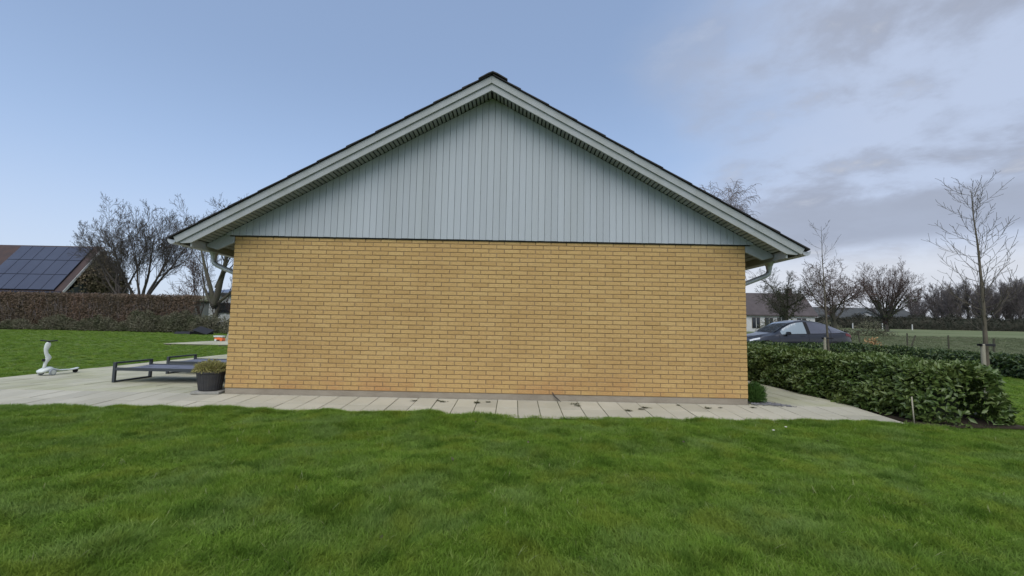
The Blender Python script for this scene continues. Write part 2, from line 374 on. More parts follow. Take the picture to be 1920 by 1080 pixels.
fc = np.stack([idx[:-1, :-1], idx[:-1, 1:], idx[1:, 1:], idx[1:, :-1]], -1).reshape(-1, 4)
gr = fast('ground', np.stack([X, Y, Z], -1).reshape(-1, 3), fc, M['ground'], smooth=True); gr['kind'] = 'structure'

# ------------------------------------------------------------------ paving
def slab_mesh(w, d, h=.05, b=.003):
    mb = MB(); mb.bbox(-w/2, w/2, -d/2, d/2, -h, 0, b); return mb
slab_meshes = {}
def paving(name, x0, x1, y0, y1, sx, sy, zf, m_, tilt=0., limit=300, skew=None):
    """rectangular area of slabs on a bed; the slabs nearest the camera are single objects"""
    bed = MB(); za, zb = zf(y0), zf(y1)
    bed.add([(x0, y0, za-.012), (x1, y0, za-.012), (x1, y1, zb-.012), (x0, y1, zb-.012), (x0, y0, za-.1), (x1, y0, za-.1), (x1, y1, zb-.1), (x0, y1, zb-.1)],
            [(0, 1, 2, 3), (4, 7, 6, 5), (0, 4, 5, 1), (1, 5, 6, 2), (2, 6, 7, 3), (3, 7, 4, 0)])
    root = obj(name, bed, M['joint'], kind='structure')
    nxs = max(1, round((x1-x0)/sx)); nys = max(1, round((y1-y0)/sy)); w = (x1-x0)/nxs; d = (y1-y0)/nys; g = .010
    cells = [(x0+(i+.5)*w, y0+(j+.5)*d) for i in range(nxs) for j in range(nys)]
    cells.sort(key=lambda p: (p[0]-CAM.x)**2+(p[1]-CAM.y)**2)
    key = (round(w, 3), round(d, 3), m_.name)
    if key not in slab_meshes: slab_meshes[key] = slab_mesh(w-g, d-g).mesh('slab', m_)
    rest = MB()
    for k, (x, y) in enumerate(cells):
        z = zf(y)+rnd.uniform(-.0025, .0025); t = math.atan((zf(y+.01)-zf(y))/.01)
        if k < limit: link('slab', slab_meshes[key], root, (x, y, z), (t+rnd.uniform(-.004, .004), rnd.uniform(-.004, .004), rnd.uniform(-.004, .004)))
        else: rest.box(-w/2+g/2, w/2-g/2, -d/2+g/2, d/2-g/2, -.05, 0, None, (x, y, z))
    if rest.v: obj('slab_paving', rest, m_, root, kind='stuff')
    return root
zslope = lambda y: .052*min(y, 0)
paving('front_path', -8.75, 5.55, LAWN_EDGE-.08, .0, .30, .51, zslope, M['slab'])
paving('terrace', -8.8, -3.975, .004, 9.9, .30, .60, lambda y: -.002, M['slab_green'])
paving('side_path', 3.975, 5.62, .004, 13.9, .275, .60, lambda y: -.002, M['slab_green'])
paving('garden_patio', -14.9, -8.0, 12.9, 17.4, .5, .5, lambda y: .012, M['slab_green'])

# ------------------------------------------------------------------ house
house = thing('house', 'yellow brick house gable end with grey timber gable and dark roof', 'house')
HW, ZB, ZT, NR = 3.954, .09, .09+35*.066667, 35
SL = .552; AN = math.atan(SL); OV = .33
ZS = 4.70           # soffit underside at the ridge
# gable wall: mortar slab with bricks standing proud of it
mb = MB(); mb.box(-HW+.004, HW-.004, .006, .30, ZB-.002, ZT-.001)
wall = obj('gable_wall', mb, M['mortar'], house)
mb = MB(); mb.bbox(-HW+.004, HW-.004, .008, .31, -.12, ZB-.004, .004); obj('plinth', mb, M['plinth'], house)
BW, BH = .228, .0547
def brick_mesh(w):
    mb = MB(); b = .0025; mb.loft([[(-w/2+b, 0, b), (w/2-b, 0, b), (w/2-b, 0, BH-b), (-w/2+b, 0, BH-b)], [(-w/2, b, 0), (w/2, b, 0), (w/2, b, BH), (-w/2, b, BH)], [(-w/2, .03, 0), (w/2, .03, 0), (w/2, .03, BH), (-w/2, .03, BH)]]); return mb
full = brick_mesh(BW).mesh('brick', M['brick']); half = brick_mesh(.108).mesh('brick', M['brick'])
cells = []
for r in range(NR):
    z = ZB+r*.066667+.006
    if r % 2 == 0:
        cells.append((-HW+.054, z, 1)); cells += [(-HW+.12+.114+k*.24, z, 0) for k in range(32)]; cells.append((HW-.054, z, 1))
    else: cells += [(-HW+.114+k*.24, z, 0) for k in range(33)]
cells.sort(key=lambda c: (c[0]-CAM.x)**2+(c[1]-CAM.z)**2)
rest = MB()
for k, (x, z, h) in enumerate(cells):
    y = rnd.uniform(-.0018, .0018); a = rnd.uniform(-.004, .004); x += rnd.uniform(-.0015, .0015); z += rnd.uniform(-.0008, .0008)
    if k < 300: link('brick', half if h else full, wall, (x, y, z), (0, a, rnd.uniform(-.004, .004)))
    else:
        b = brick_mesh(.108 if h else BW); rot = Euler((0, a, rnd.uniform(-.004, .004))).to_matrix()
        rest.add([rot @ Vector(v)+Vector((x, y, z)) for v in b.v], b.f)
obj('brickwork', rest, M['brick'], wall, kind='stuff')
# the other three walls (hidden from here, but there)
for sx in (-1, 1):
    mb = MB(); mb.box(min(sx*HW, sx*(HW-.3)), max(sx*HW, sx*(HW-.3)), .303, 11.9, -.1, 2.42); obj('side_wall', mb, M['brick'], house)
mb = MB(); mb.prism([(-HW+.302, -.1), (HW-.302, -.1), (HW-.302, 2.42), (0, 4.58), (-HW+.302, 2.42)], 11.6, 11.89); obj('rear_wall', mb, M['brick'], house)

# timber gable: dark backing with planks in front
CY = -.030; zc = ZT+.004
mb = MB(); mb.prism([(-4.05, zc+.01), (4.05, zc+.01), (0, ZS-.004)], -.012, .25)
gable = obj('gable_cladding', mb, M['groove'], house)
pw = .1005; npk = 40
for i in range(-npk, npk+1):
    x0, x1 = i*pw-pw/2+.0019, i*pw+pw/2-.0019
    zt = lambda x: ZS-.003-SL*abs(x)
    if min(zt(x0), zt(x1)) < zc+.006 and max(zt(x0), zt(x1)) < zc+.01: continue
    zb = zc+rnd.uniform(-.002, .001)
    poly = [(x0, zb), (x1, zb), (x1, max(zt(x1), zb+.002)), (x0, max(zt(x0), zb+.002))]
    if x0 < 0 < x1: poly = [(x0, zb), (x1, zb), (x1, zt(x1)), (0, zt(0)), (x0, zt(x0))]
    d = rnd.uniform(-.0012, .0012); mb = MB()
    c = sum(p[0] for p in poly)/len(poly)
    fr = [(x+(.002 if x < c else -.002), CY+d, z) for x, z in poly]; mid = [(x, CY+d+.003, z) for x, z in poly]; bk = [(x, -.014, z) for x, z in poly]
    mb.loft([fr, mid, bk]); obj('plank', mb, M['clad'], gable)
# dark strip added as the shadow line under the planks
mb = MB(); mb.box(-4.03, 4.03, -.012, .02, ZT-.016, ZT+.002); obj('shadow_strip', mb, M['backing'], house)

def slope_prism(mb, s, x0, x1, z0a, t, y0, y1):
    """slab following the rake on side s: underside z = z0a - SL*|x|, thickness t (vertical)"""
    mb.prism([(s*x0, z0a-SL*x0), (s*x1, z0a-SL*x1), (s*x1, z0a-SL*x1+t), (s*x0, z0a-SL*x0+t)], y0, y1)
EX = 4.40           # eave line of the soffit
TH = .028
roofdeck = MB()
for s in (-1, 1): slope_prism(roofdeck, s, 0, 4.60, ZS+.075, .085, -OV+.045, 12.2)
deck = obj('roof', roofdeck, M['backing'], house)
soff = MB()
for s in (-1, 1): slope_prism(soff, s, 0, EX-.02, ZS+.020, .02, -OV+.03, 12.2)
soffit = obj('soffit', soff, M['backing'], house)
# boards under the gable overhang (short, running back to the wall), a gap between each
step = .068
for s in (-1, 1):
    k = 0
    while True:
        a = (k+.12)*step*math.cos(AN)+.01; b = a+(step-.025)*math.cos(AN); k += 1
        if b > EX-.03: break
        mb = MB(); yb = CY-.002 if b < 4.03 else -.004
        j = rnd.uniform(-.0015, .0015); slope_prism(mb, s, a, b, ZS+.001+j, .017, -OV+.031, yb)
        obj('soffit_board', mb, M['soffit'], soffit)
    # boards under the side eave, running along the house
    k = 0
    while True:
        b = EX-.03-k*(step+.012)*math.cos(AN); a = b-step*math.cos(AN)*.92; k += 1
        if a < HW+.01: break
        mb = MB(); slope_prism(mb, s, a, b, ZS+.001, .017, .035, 12.1); obj('eave_board', mb, M['soffit'], soffit)
# rafter end in the wall plane, carrying the eave
for s in (-1, 1):
    x0, x1 = HW+.004, EX-.02; mb = MB()
    mb.prism([(s*x0, ZS-.002-SL*x0), (s*x1, ZS-.002-SL*x1), (s*x1, ZS-.04-SL*x1), (s*(x1-.16), ZS-.085-SL*x1), (s*x0, ZS-.20-SL*x0)], -.012, .033)
    obj('rafter_end', mb, M['trim'], house, bevel=.003)
    # eave fascia
    mb = MB(); mb.box(min(s*EX, s*(EX+.025)), max(s*EX, s*(EX+.025)), -OV+.027, 12.2, 2.19, ZS+.05-SL*(EX+.02))
    obj('eave_fascia', mb, M['trim'], house)
    # barge boards: lower one, and the upper one standing proud of it
    x1 = 4.565; lo = ZS-.028; th = .118
    cut = 4.395
    mb = MB(); mb.prism([(0, lo), (s*cut, lo-SL*cut), (s*(x1-.02), lo-SL*cut-.012), (s*(x1+.028), lo+th-SL*(x1+.028)), (0, lo+th)], -OV, -OV+.026)
    o = obj('barge_board', mb, M['trim'], house, bevel=.002, label='lower barge board')
    x2 = 4.60; lo2 = lo+th-.012
    mb = MB(); mb.prism([(0.001*s, lo2), (s*x2, lo2-SL*x2), (s*(x2+.05), lo2+.112-SL*(x2+.05)), (0.001*s, lo2+.112)], -OV-.024, -OV-.002)
    obj('barge_board', mb, M['trim'], house, bevel=.002, label='upper barge board, standing proud')
# roof sheets: overlapping courses, corrugated along the eave
top0 = ZS-.028+.118-.012+.112+.004
clen = .487; nc = 11
cx = clen*math.cos(AN)
for s in (-1, 1):
    for k in range(nc):
        xa = max(0.02, 4.71-(k+1)*cx-.07); xb = 4.71-k*cx
        rows = []; ysamp = np.concatenate([[-OV-.055], np.arange(-OV-.05, 12.3, .0885/2)])
        j = rnd.uniform(-.003, .003); lift_lo = .015; top = []; bot = []
        for yi, y in enumerate(ysamp):
            w = .006*math.cos((y+OV+.05)/.177*2*math.pi)
            top.append([(s*xa, y, top0-SL*xa+.012+w*.5), (s*xb, y, top0-SL*xb+lift_lo+.010+w+j)])
            bot.append([(s*xa, y, top0-SL*xa+.003+w*.5), (s*xb, y, top0-SL*xb+lift_lo-.010+w+j)])
        mb = MB(); mb.loft([[t[0], t[1], b_[1], b_[0]] for t, b_ in zip(top, bot)])
        obj('roof_sheet', mb, M['roof'], deck)
for k in range(26):
    y0 = -OV-.075+k*.48; mb = MB(); q = .004*(k % 2)
    prof = [(-.215, -.107), (-.07, -.022), (0, .006), (.07, -.022), (.225, -.112)]
    zt = top0+.040+q
    mb.prism([(x+.015, zt+z) for x, z in prof]+[(x+.015, zt+z-.024) for x, z in reversed(prof)], y0, y0+.50)
    obj('ridge_tile', mb, M['roof'], deck, bevel=.006)
# gutters and downpipes
for s in (-1, 1):
    gx, gzz, gr_ = s*4.69, 2.285, .062; mb = MB(); rings = []
    for y in (-OV+.01, 12.25):
        o_ = [(gx+gr_*math.cos(a), y, gzz+gr_*math.sin(a)*.95) for a in np.linspace(math.pi, 2*math.pi, 13)]
        i_ = [(gx+(gr_-.004)*math.cos(a), y, gzz+(gr_-.004)*math.sin(a)*.95) for a in np.linspace(2*math.pi, math.pi, 13)]
        rings.append(o_+i_)
    mb.loft(rings); g_ = obj('gutter', mb, M['zinc'], house, smooth=False)
    mb = MB(); cap = [(gx+gr_*1.02*math.cos(a), gzz+gr_*.97*math.sin(a)) for a in np.linspace(math.pi, 2*math.pi, 13)]
    mb.prism(cap, -OV+.004, -OV+.0095); obj('end_cap', mb, M['zinc'], g_)
    mb = MB(); mb.tube([(gx+s*(gr_+.002), -OV+.01, gzz+.004), (gx+s*(gr_+.002), 12.2, gzz+.004)], .008, 8); obj('rolled_edge', mb, M['zinc'], g_)
    for y in np.arange(.1, 12, .8):
        mb = MB(); mb.box(min(s*4.43, gx+s*gr_), max(s*4.43, gx+s*gr_), y-.012, y+.012, gzz+.004, gzz+.009); obj('bracket', mb, M['zinc'], g_)
    px, py = s*4.60, .50
    pts = [(px, py, 2.20), (px, py, 2.10)]
    c = [(px, 2.10), (px-s*.01, 2.055), (px-s*.055, 2.02), (px-s*.12, 1.99), (px-s*.42, 1.87), (px-s*.50, 1.84), (px-s*.545, 1.80), (px-s*.56, 1.72)]
    pts += [(x, py, z) for x, z in c[1:]]+[(s*4.04, py, .05)]
    mb = MB(); mb.tube(pts, .0385, 16); dp = obj('downpipe', mb, M['zinc'], house, smooth=True)
    mb = MB(); mb.lathe([(.040, 0), (.043, .01), (.05, .06), (.075, .12), (.075, .135)], 16, (px, py, 2.11)); obj('outlet', mb, M['zinc'], dp)

# ------------------------------------------------------------------ sun loungers
def lounger(loc, label):
    t = thing('sun_lounger', label, 'sun lounger', loc, 0, 'low dark metal loungers on the terrace')
    Lx, Wy, hs, ht = 2.02, .82, .255, .345; b = .04
    for x in (0, Lx-.045):
        e = MB()
        e.box(x, x+.045, 0, b, 0, ht); f = obj('end_frame', e, M['dark_metal'], t, bevel=.003)
        for nm, q in (('leg', (x, x+.045, Wy-b, Wy, 0, ht)), ('foot_rail', (x+.004, x+.041, b+.001, Wy-b-.001, .002, .026)), ('top_rail', (x+.002, x+.043, b+.001, Wy-b-.001, ht-.028, ht))):
            mb = MB(); mb.box(*q); obj(nm, mb, M['dark_metal'], f, bevel=.003)
    for y in (.002, Wy-.042):
        mb = MB(); mb.box(.047, Lx-.047, y, y+.04, hs-.052, hs); obj('side_rail', mb, M['dark_metal'], t, bevel=.003)
    for k in range(4):
        mb = MB(); x = .25+k*.5; mb.box(x, x+.03, .044, Wy-.044, hs-.045, hs-.022); obj('cross_bar', mb, M['dark_metal'], t)
    mb = MB(); n_ = 13
    pts = [[(x, .044+(Wy-.088)*j/8, hs-.012-.012*math.sin(math.pi*j/8)) for j in range(9)] for x in np.linspace(.048, Lx-.048, n_)]
    mb.loft(pts, cap=False, closed=False); o = obj('sling', mb, M['mesh'], t, smooth=True)
    md = o.modifiers.new('thickness', 'SOLIDIFY'); md.thickness = .008
    return t
lounger((-6.50, .93, 0), 'nearer of the two low dark metal loungers, its end frame standing clear on the terrace')
lounger((-6.60, 2.27, 0), 'farther low dark metal lounger, behind the nearer one and the potted heather')

# ------------------------------------------------------------------ flower pots
def strands(n, c, rx, ry, h, seed, w=.006, droop=.3, base_r=.3, seglen=3):
    """bushy plant of short curved ribbons, returns verts/faces"""
    r = np.random.default_rng(seed); V = []; Fc = []
    for i in range(n):
        a = r.random()*2*math.pi; q = math.sqrt(r.random()); bx, by = c[0]+math.cos(a)*q*rx*base_r, c[1]+math.sin(a)*q*ry*base_r
        out_ = q*(.6+.5*r.random()); ln = h*(.6+.5*r.random())
        pts = []
        for k in range(seglen+1):
            u = k/seglen; pts.append((bx+math.cos(a)*rx*out_*(u**1.2)*(1-base_r*q), by+math.sin(a)*ry*out_*(u**1.2)*(1-base_r*q), c[2]+ln*(u-droop*q*u*u)))
        a2 = r.random()*math.pi; sx_, sy_ = math.cos(a2)*w, math.sin(a2)*w; o = len(V)
        for k, p in enumerate(pts):
            t_ = 1-.7*k/seglen; V += [(p[0]-sx_*t_, p[1]-sy_*t_, p[2]), (p[0]+sx_*t_, p[1]+sy_*t_, p[2])]
        for k in range(seglen): Fc.append((o+2*k, o+2*k+1, o+2*k+3, o+2*k+2))
    return np.array(V), np.array(Fc)
pot = thing('flower_pot', 'round dark pot of yellow green heather standing by the brick corner', 'plant pot', (-4.24, .10, .035))
mb = MB(); mb.lathe([(.135, 0), (.148, .01), (.182, .22), (.186, .255), (.196, .262), (.198, .295), (.186, .298), (.178, .27), (.17, .262), (.05, .25), (.0, .25)], 32)
obj('pot', mb, M['pot'], pot, smooth=False)
for k in range(28):
    a = k*2*math.pi/28; mb = MB(); mb.tube([(math.cos(a)*.150, math.sin(a)*.150, .012), (math.cos(a)*.1865, math.sin(a)*.1865, .25)], .0045, 5); obj('rib', mb, M['pot'], pot)
mb = MB(); mb.lathe([(0, 0), (.17, 0), (.16, .012), (0, .02)], 24, (0, 0, .262)); obj('soil', mb, M['soil'], pot)
V, Fc = strands(900, (0, 0, .262), .25, .25, .20, 5, .007, .35, .6)
fast('plant', V, Fc, M['heather'], pot, kind=None)
V = []; Fc = []
r = np.random.default_rng(3)
for i in range(1400):     # small leaves through the mound
    a = r.random()*2*math.pi; q = math.sqrt(r.random()); z = .27+.19*(1-q*q)*(.35+.65*r.random())+.02; p = np.array([math.cos(a)*.245*q, math.sin(a)*.245*q, z]); d = r.normal(size=3); d /= np.linalg.norm(d); e = np.cross(d, r.normal(size=3)); e /= np.linalg.norm(e); o = len(V)
    V += [p, p+d*.012+e*.008, p+d*.028, p+d*.012-e*.008]; Fc.append((o, o+1, o+2, o+3))
fast('leaves', np.array(V), np.array(Fc), M['heather'], pot)
base = MB(); base.bbox(-.2, .2, -.2, .2, -.035, 0, .004)
tag(obj('paving_stone', base, M['stone'], loc=(-4.22, .11, .034), rot=(0, 0, .12)), 'loose square stone under the dark pot of heather', 'stone')
p2 = thing('tall_planter', 'tapered dark planter half hidden between the heather pot and the house corner', 'plant pot', (-4.47, .52, 0))
mb = MB(); mb.lathe([(.12, 0), (.13, .01), (.19, .40), (.2, .405), (.2, .435), (.185, .435), (.175, .4), (0, .39)], 28); obj('pot', mb, M['dark_metal'], p2)
mb = MB(); mb.lathe([(.195, .436), (.205, .438), (.205, .452), (.188, .452), (.188, .438)], 28); obj('rim', mb, M['white_plastic'], p2)
mb = MB(); mb.lathe([(.15, 0), (.16, .004), (.165, .03), (.158, .03), (.15, .012)], 28); obj('saucer', mb, M['white_plastic'], p2)
mb = MB(); mb.lathe([(0, .36), (.175, .37), (.17, .40), (0, .41)], 20); obj('soil', mb, M['soil'], p2)
p2.scale = (.85, .85, .74)

# ------------------------------------------------------------------ scooter
sc = thing('kick_scooter', "white child's three wheeled scooter with black handlebar at the terrace edge", 'scooter', (-8.40, 1.70, .0), R(88))
# local: x towards the rear of the scooter
mb = MB(); st = [(-.17, .075, .045, .012), (-.14, .08, .085, .035), (-.06, .105, .10, .045), (.02, .12, .085, .04), (.08, .10, .06, .03), (.2, .075, .052, .018), (.42, .068, .05, .014), (.52, .078, .05, .016), (.56, .09, .04, .012)]
rings = []
for x, zc_, w_, h_ in st: rings.append([(x, w_*math.cos(a)*(1 if abs(math.cos(a)) < .9 else .95), zc_+h_*math.sin(a)) for a in np.linspace(0, 2*math.pi, 13)[:-1]])
mb.loft(rings); obj('deck', mb, M['white_plastic'], sc, smooth=True)
for s in (-1, 1):
    mb = MB(); n_ = 24
    pr = [(.0, -.016), (.05, -.016), (.062, -.010), (.062, .010), (.05, .016), (0, .016)]
    mb.loft([[(-.02+r_*math.cos(a), s*.115+y, .062+r_*math.sin(a)) for a in np.linspace(0, 2*math.pi, n_+1)[:-1]] for r_, y in pr[1:-1]]); w_ = obj('wheel', mb, M['grey_plastic'], sc)
    mb = MB(); mb.loft([[(-.02+r_*math.cos(a), s*.115+y, .062+r_*math.sin(a)) for a in np.linspace(0, 2*math.pi, n_+1)[:-1]] for r_, y in ((.040, s*.0165), (.042, s*.019), (.012, s*.021))]); obj('hub', mb, M['white_plastic'], w_)
mb = MB(); mb.loft([[(.52+.04*math.cos(a), y, .04+.04*math.sin(a)) for a in np.linspace(0, 2*math.pi, 17)[:-1]] for y in (-.018, .018)]); obj('rear_wheel', mb, M['tyre'], sc)
mb = MB(); rings = []   # S-shaped steering column
for z, x, w_, d_ in [(.115, -.075, .032, .030), (.17, -.075, .026, .028), (.24, -.062, .026, .032), (.29, -.04, .03, .044), (.335, -.028, .032, .05), (.375, -.045, .03, .044), (.42, -.068, .026, .034), (.47, -.075, .026, .034), (.52, -.068, .03, .046), (.57, -.055, .03, .052), (.605, -.055, .026, .042), (.625, -.055, .018, .022)]:
    rings.append([(x+.9*d_*math.cos(a), .9*w_*math.sin(a), z) for a in np.linspace(0, 2*math.pi, 13)[:-1]])
mb.loft(rings); stc = obj('steering_column', mb, M['white_plastic'], sc, smooth=True, loc=(-.0, 0, 0))
stc.rotation_euler = (0, 0, R(-25)); stc.location = (-.075*(1-math.cos(R(-25))), .075*math.sin(R(-25)), 0)
mb = MB(); mb.lathe([(.05, 0), (.05, .018), (.03, .022)], 16, (-.075, 0, .103)); obj('collar', mb, M['black_plastic'], sc)
mb = MB(); mb.box(-.118, -.085, -.014, .014, .265, .315); obj('seat_latch', mb, M['black_plastic'], sc)
mb = MB(); mb.tube([(-.052, -.13, .655), (-.055, -.05, .648), (-.055, 0, .642), (-.055, .05, .648), (-.052, .13, .655)], [.013, .012, .012, .012, .013], 10); hb = obj('handlebar', mb, M['black_plastic'], sc, smooth=True, rot=(0, 0, R(17)))
mb = MB(); mb.box(-.07, -.04, -.014, .014, .62, .645); obj('stem_clamp', mb, M['black_plastic'], hb)

# ------------------------------------------------------------------ things by the far patio
tb = thing('plastic_tray', 'flat black plastic tub lying upside down on the far lawn, left of the other', 'tub', (-21.4, 23.2, gz(-21, 23)+.0), R(-10))
mb = MB(); mb.loft([[(-.62, -.35, 0), (.62, -.35, 0), (.62, .35, 0), (-.62, .35, 0)], [(-.52, -.27, .17), (.55, -.27, .20), (.55, .27, .20), (-.52, .27, .17)]]); obj('body', mb, M['black_plastic'], tb, bevel=.02)
mb = MB(); mb.box(-.66, .66, -.39, .39, .0, .022); obj('rim', mb, M['black_plastic'], tb)
tb = thing('plastic_trough', 'black plastic trough tipped on its side by the hedge, right of the flat tub', 'tub', (-20.2, 23.2, gz(-20, 23)+.05), R(-8))
mb = MB(); rot = Euler((R(25), R(14), 0)).to_matrix()
mb.box(-.5, .5, -.28, .28, 0, .24, rot); obj('body', mb, M['black_plastic'], tb, bevel=.02)
mb = MB(); mb.box(-.55, .55, -.32, .32, .243, .275, rot); obj('rim', mb, M['black_plastic'], tb)
mb = MB(); mb.tube([rot @ Vector((.48, 0, .1)), rot @ Vector((.7, 0, .3)), rot @ Vector((.78, 0, .36))], .02, 6); obj('handle', mb, M['black_plastic'], tb)
ty = thing('toy_ride_on', 'small orange and white plastic toy on the far patio beside the board', 'toy', (-14.45, 16.0, .014))
mb = MB(); mb.bbox(-.20, .20, -.12, .12, .05, .17, .03); obj('body', mb, M['orange'], ty)
mb = MB(); mb.loft([[(-.24, -.12, .19), (.2, -.12, .19), (.2, .12, .19), (-.24, .12, .19)], [(-.27, -.13, .27), (.22, -.13, .27), (.22, .13, .27), (-.27, .13, .27)]]); obj('top_box', mb, M['white_plastic'], ty, bevel=.02)
mb = MB(); mb.bbox(-.06, .06, -.10, .10, .17, .19, .004); obj('neck', mb, M['orange'], ty)
for x in (-.13, .15):
    mb = MB(); mb.tube([(x, -.14, .055), (x, .14, .055)], .055, 14); obj('wheel', mb, M['white_plastic'] if x < 0 else M['orange'], ty)
mb = MB(); rot = Euler((R(-14), 0, 0)).to_matrix(); mb.loft([[rot @ Vector((x, y, z)) for x, z in ((-.32, 0), (.32, 0), (.32, .70), (-.08, .74), (-.18, .6))] for y in (-.02, .02)])
tag(obj('leaning_board', mb, M['wood_pale'], loc=(-14.50, 17.0, .018)), 'pale board leaning upright at the far patio by the house corner', 'board')

# ------------------------------------------------------------------ leaf scattering
def leaf_field(P, D, U, ln, w, fold=.25, curl=.2):
    """P (n,3) base points, D leaf direction, U leaf normal; returns verts, faces (quads), two quads per leaf"""
    n = len(P); D = D/np.linalg.norm(D, axis=1, keepdims=True); Sd = np.cross(D, U); Sd /= np.maximum(np.linalg.norm(Sd, axis=1, keepdims=True), 1e-6); U = np.cross(Sd, D)
    ln = np.asarray(ln).reshape(-1, 1)*np.ones((n, 1)); w = np.asarray(w).reshape(-1, 1)*np.ones((n, 1))
    a = P; mid = P+D*ln*.5-U*ln*curl*.3; tip = P+D*ln-U*ln*curl
    l1 = P+D*ln*.45+Sd*w*.5+U*w*fold; r1 = P+D*ln*.45-Sd*w*.5+U*w*fold
    V = np.stack([a, l1, tip, r1, mid], 1).reshape(-1, 3); o = np.arange(n)[:, None]*5
    Fq = np.concatenate([o+np.array([[0, 1, 4, 4]]), o+np.array([[0, 1, 4, 4]])], 0)
    T = np.concatenate([o+np.array([[0, 1, 4]]), o+np.array([[1, 2, 4]]), o+np.array([[2, 3, 4]]), o+np.array([[3, 0, 4]])], 0)
    return V, T
def hedge(name, label, path, half_w, height, dens, ln, w, mats, seed, leaves=0, rough=.12, cat='hedge', core_m='laurel_in'):
    """leafy hedge along a polyline of (x, y, z0); rounded box section with lumpy surface"""
    r = np.random.default_rng(seed); path = [np.array(p, float) for p in path]
    seg = [np.linalg.norm(b-a) for a, b in zip(path, path[1:])]; tot = sum(seg)
    H = height if callable(height) else (lambda s_: height)
    root = thing(name, label, cat, tuple(path[0]))
    o0 = path[0]
    def frame(s_):
        s_ = np.clip(s_, 0, tot); acc = np.cumsum([0]+seg); k = np.clip(np.searchsorted(acc, s_, side='right')-1, 0, len(seg)-1)
        a = np.array(path)[k]; b = np.array(path)[k+1]; t_ = (s_-acc[k])/np.array(seg)[k]; d = (b-a)/np.array(seg)[k][:, None]
        return a+(b-a)*t_[:, None], d
    area = tot*(2*H(0)+2*half_w); n = int(area*dens)
    s_ = r.random(n)*(tot+2*half_w*.6)-half_w*.6
    per = r.random(n)*(2*H(0)+2*half_w); hh = np.array([H(x) for x in s_]) if callable(height) else np.full(n, height)
    per = per/(2*H(0)+2*half_w)*(2*hh+2*half_w)
    side_ = np.where(per < hh, -1, np.where(per < hh+2*half_w, 0, 1))
    z = np.where(side_ == -1, per, np.where(side_ == 1, 2*hh+2*half_w-per, hh)); c = np.where(side_ == 0, (per-hh)/half_w-1, side_)
    base, d = frame(s_); nrm = np.stack([-d[:, 1], d[:, 0], d[:, 2]*0], 1)
    # the ends: rounded
    over = np.where(s_ < 0, -s_, np.where(s_ > tot, s_-tot, 0)); sg = np.where(s_ < 0, -1, 1)
    endf = np.sqrt(np.clip(1-(over/(half_w*.6))**2, 0, 1))
    lump = 1+rough*2*(vnoise(s_*2.2+seed, z*3.1+side_*7.3, seed)-.5)+rough*(vnoise(s_*6+seed, z*7+side_*3.3, seed+1)-.5)
    taper = 1-.22*np.clip((z/hh), 0, 1)**4
    depth = r.random(n)**2.0*.30
    off = c*half_w*lump*taper*endf*(1-depth)
    zt = z*(1-.0*c) ; top_l = hh*(1+rough*.9*(vnoise(s_*2.7+5+seed, c*2+3, seed+2)-.5))
    zz_ = np.where(side_ == 0, top_l*(1-depth*.5)-np.abs(c)**3*hh*.07, np.clip(z/hh, .03, 1)*top_l*.97)
    P = base+nrm*off[:, None]+d*(over*sg)[:, None]; P[:, 2] = base[:, 2]+zz_
    outn = nrm*(np.where(side_ == 0, c*.3, c))[:, None]+np.array([0, 0, 1.])*(np.where(side_ == 0, 1, .25))[:, None]+d*(over*sg/(half_w*.6))[:, None]
    D = outn*.6+r.normal(size=(n, 3))*.6+np.array([0, 0, .12]); U = outn+r.normal(size=(n, 3))*.6+np.array([0, 0, .8])
    l_ = ln*(.6+.7*r.random(n)); w_ = w*(.7+.5*r.random(n))
    sel = r.random(n) < .3
    P -= o0
    # leaves that show largest: separate objects
    if leaves:
        dist = np.linalg.norm(P+o0-np.array(CAM), axis=1); facing = ((np.array(CAM)-(P+o0))*outn).sum(1) > 0
        cand = np.where(facing & (depth < .05))[0]; cand = cand[np.argsort(dist[cand])][:leaves*3]; cand = r.permutation(cand)[:leaves]
        Vm, Tm = leaf_field(np.zeros((1, 3)), np.array([[1., 0, 0]]), np.array([[0, 0, 1.]]), np.array([1.]), np.array([w/ln*.95]))
        keep = np.ones(n, bool)
        lm = bpy.data.meshes.new('leaf'); lm.from_pydata(Vm.tolist(), [], Tm.tolist()); lm.materials.append(mats[0]); lm2 = lm.copy(); lm2.materials[0] = mats[1]
        for i in cand:
            keep[i] = False; x_ = Vector(D[i]).normalized(); z_ = Vector(U[i]); y_ = z_.cross(x_).normalized(); z_ = x_.cross(y_)
            q = Matrix((x_, y_, z_)).transposed().to_euler()
            link('leaf', lm2 if sel[i] else lm, root, tuple(P[i]), q, (l_[i],)*3)
    else: keep = np.ones(n, bool)
    for nm, ms, k in (('foliage', mats[0], keep & ~sel), ('young_foliage', mats[1], keep & sel)):
        V, T = leaf_field(P[k], D[k], U[k], l_[k], w_[k]); fast(nm, V, T, ms, root, kind='stuff')
    # inner growth
    nS = max(4, int(tot/.35)); ss = np.linspace(half_w*.15, tot-half_w*.15, nS); mb = MB(); rings = []
    for k, q in enumerate(ss):
        b, dd = frame(np.array([q])); b = b[0]-o0; dd = dd[0]; nn = np.array([-dd[1], dd[0], 0]); ex = 0; e_ = .45 if k in (0, nS-1) else 1
        h_ = H(q)
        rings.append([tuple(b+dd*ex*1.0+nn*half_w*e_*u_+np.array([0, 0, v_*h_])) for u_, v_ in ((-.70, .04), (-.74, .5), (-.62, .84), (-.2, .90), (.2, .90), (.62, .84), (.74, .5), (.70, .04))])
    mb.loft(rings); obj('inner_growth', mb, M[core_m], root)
    return root
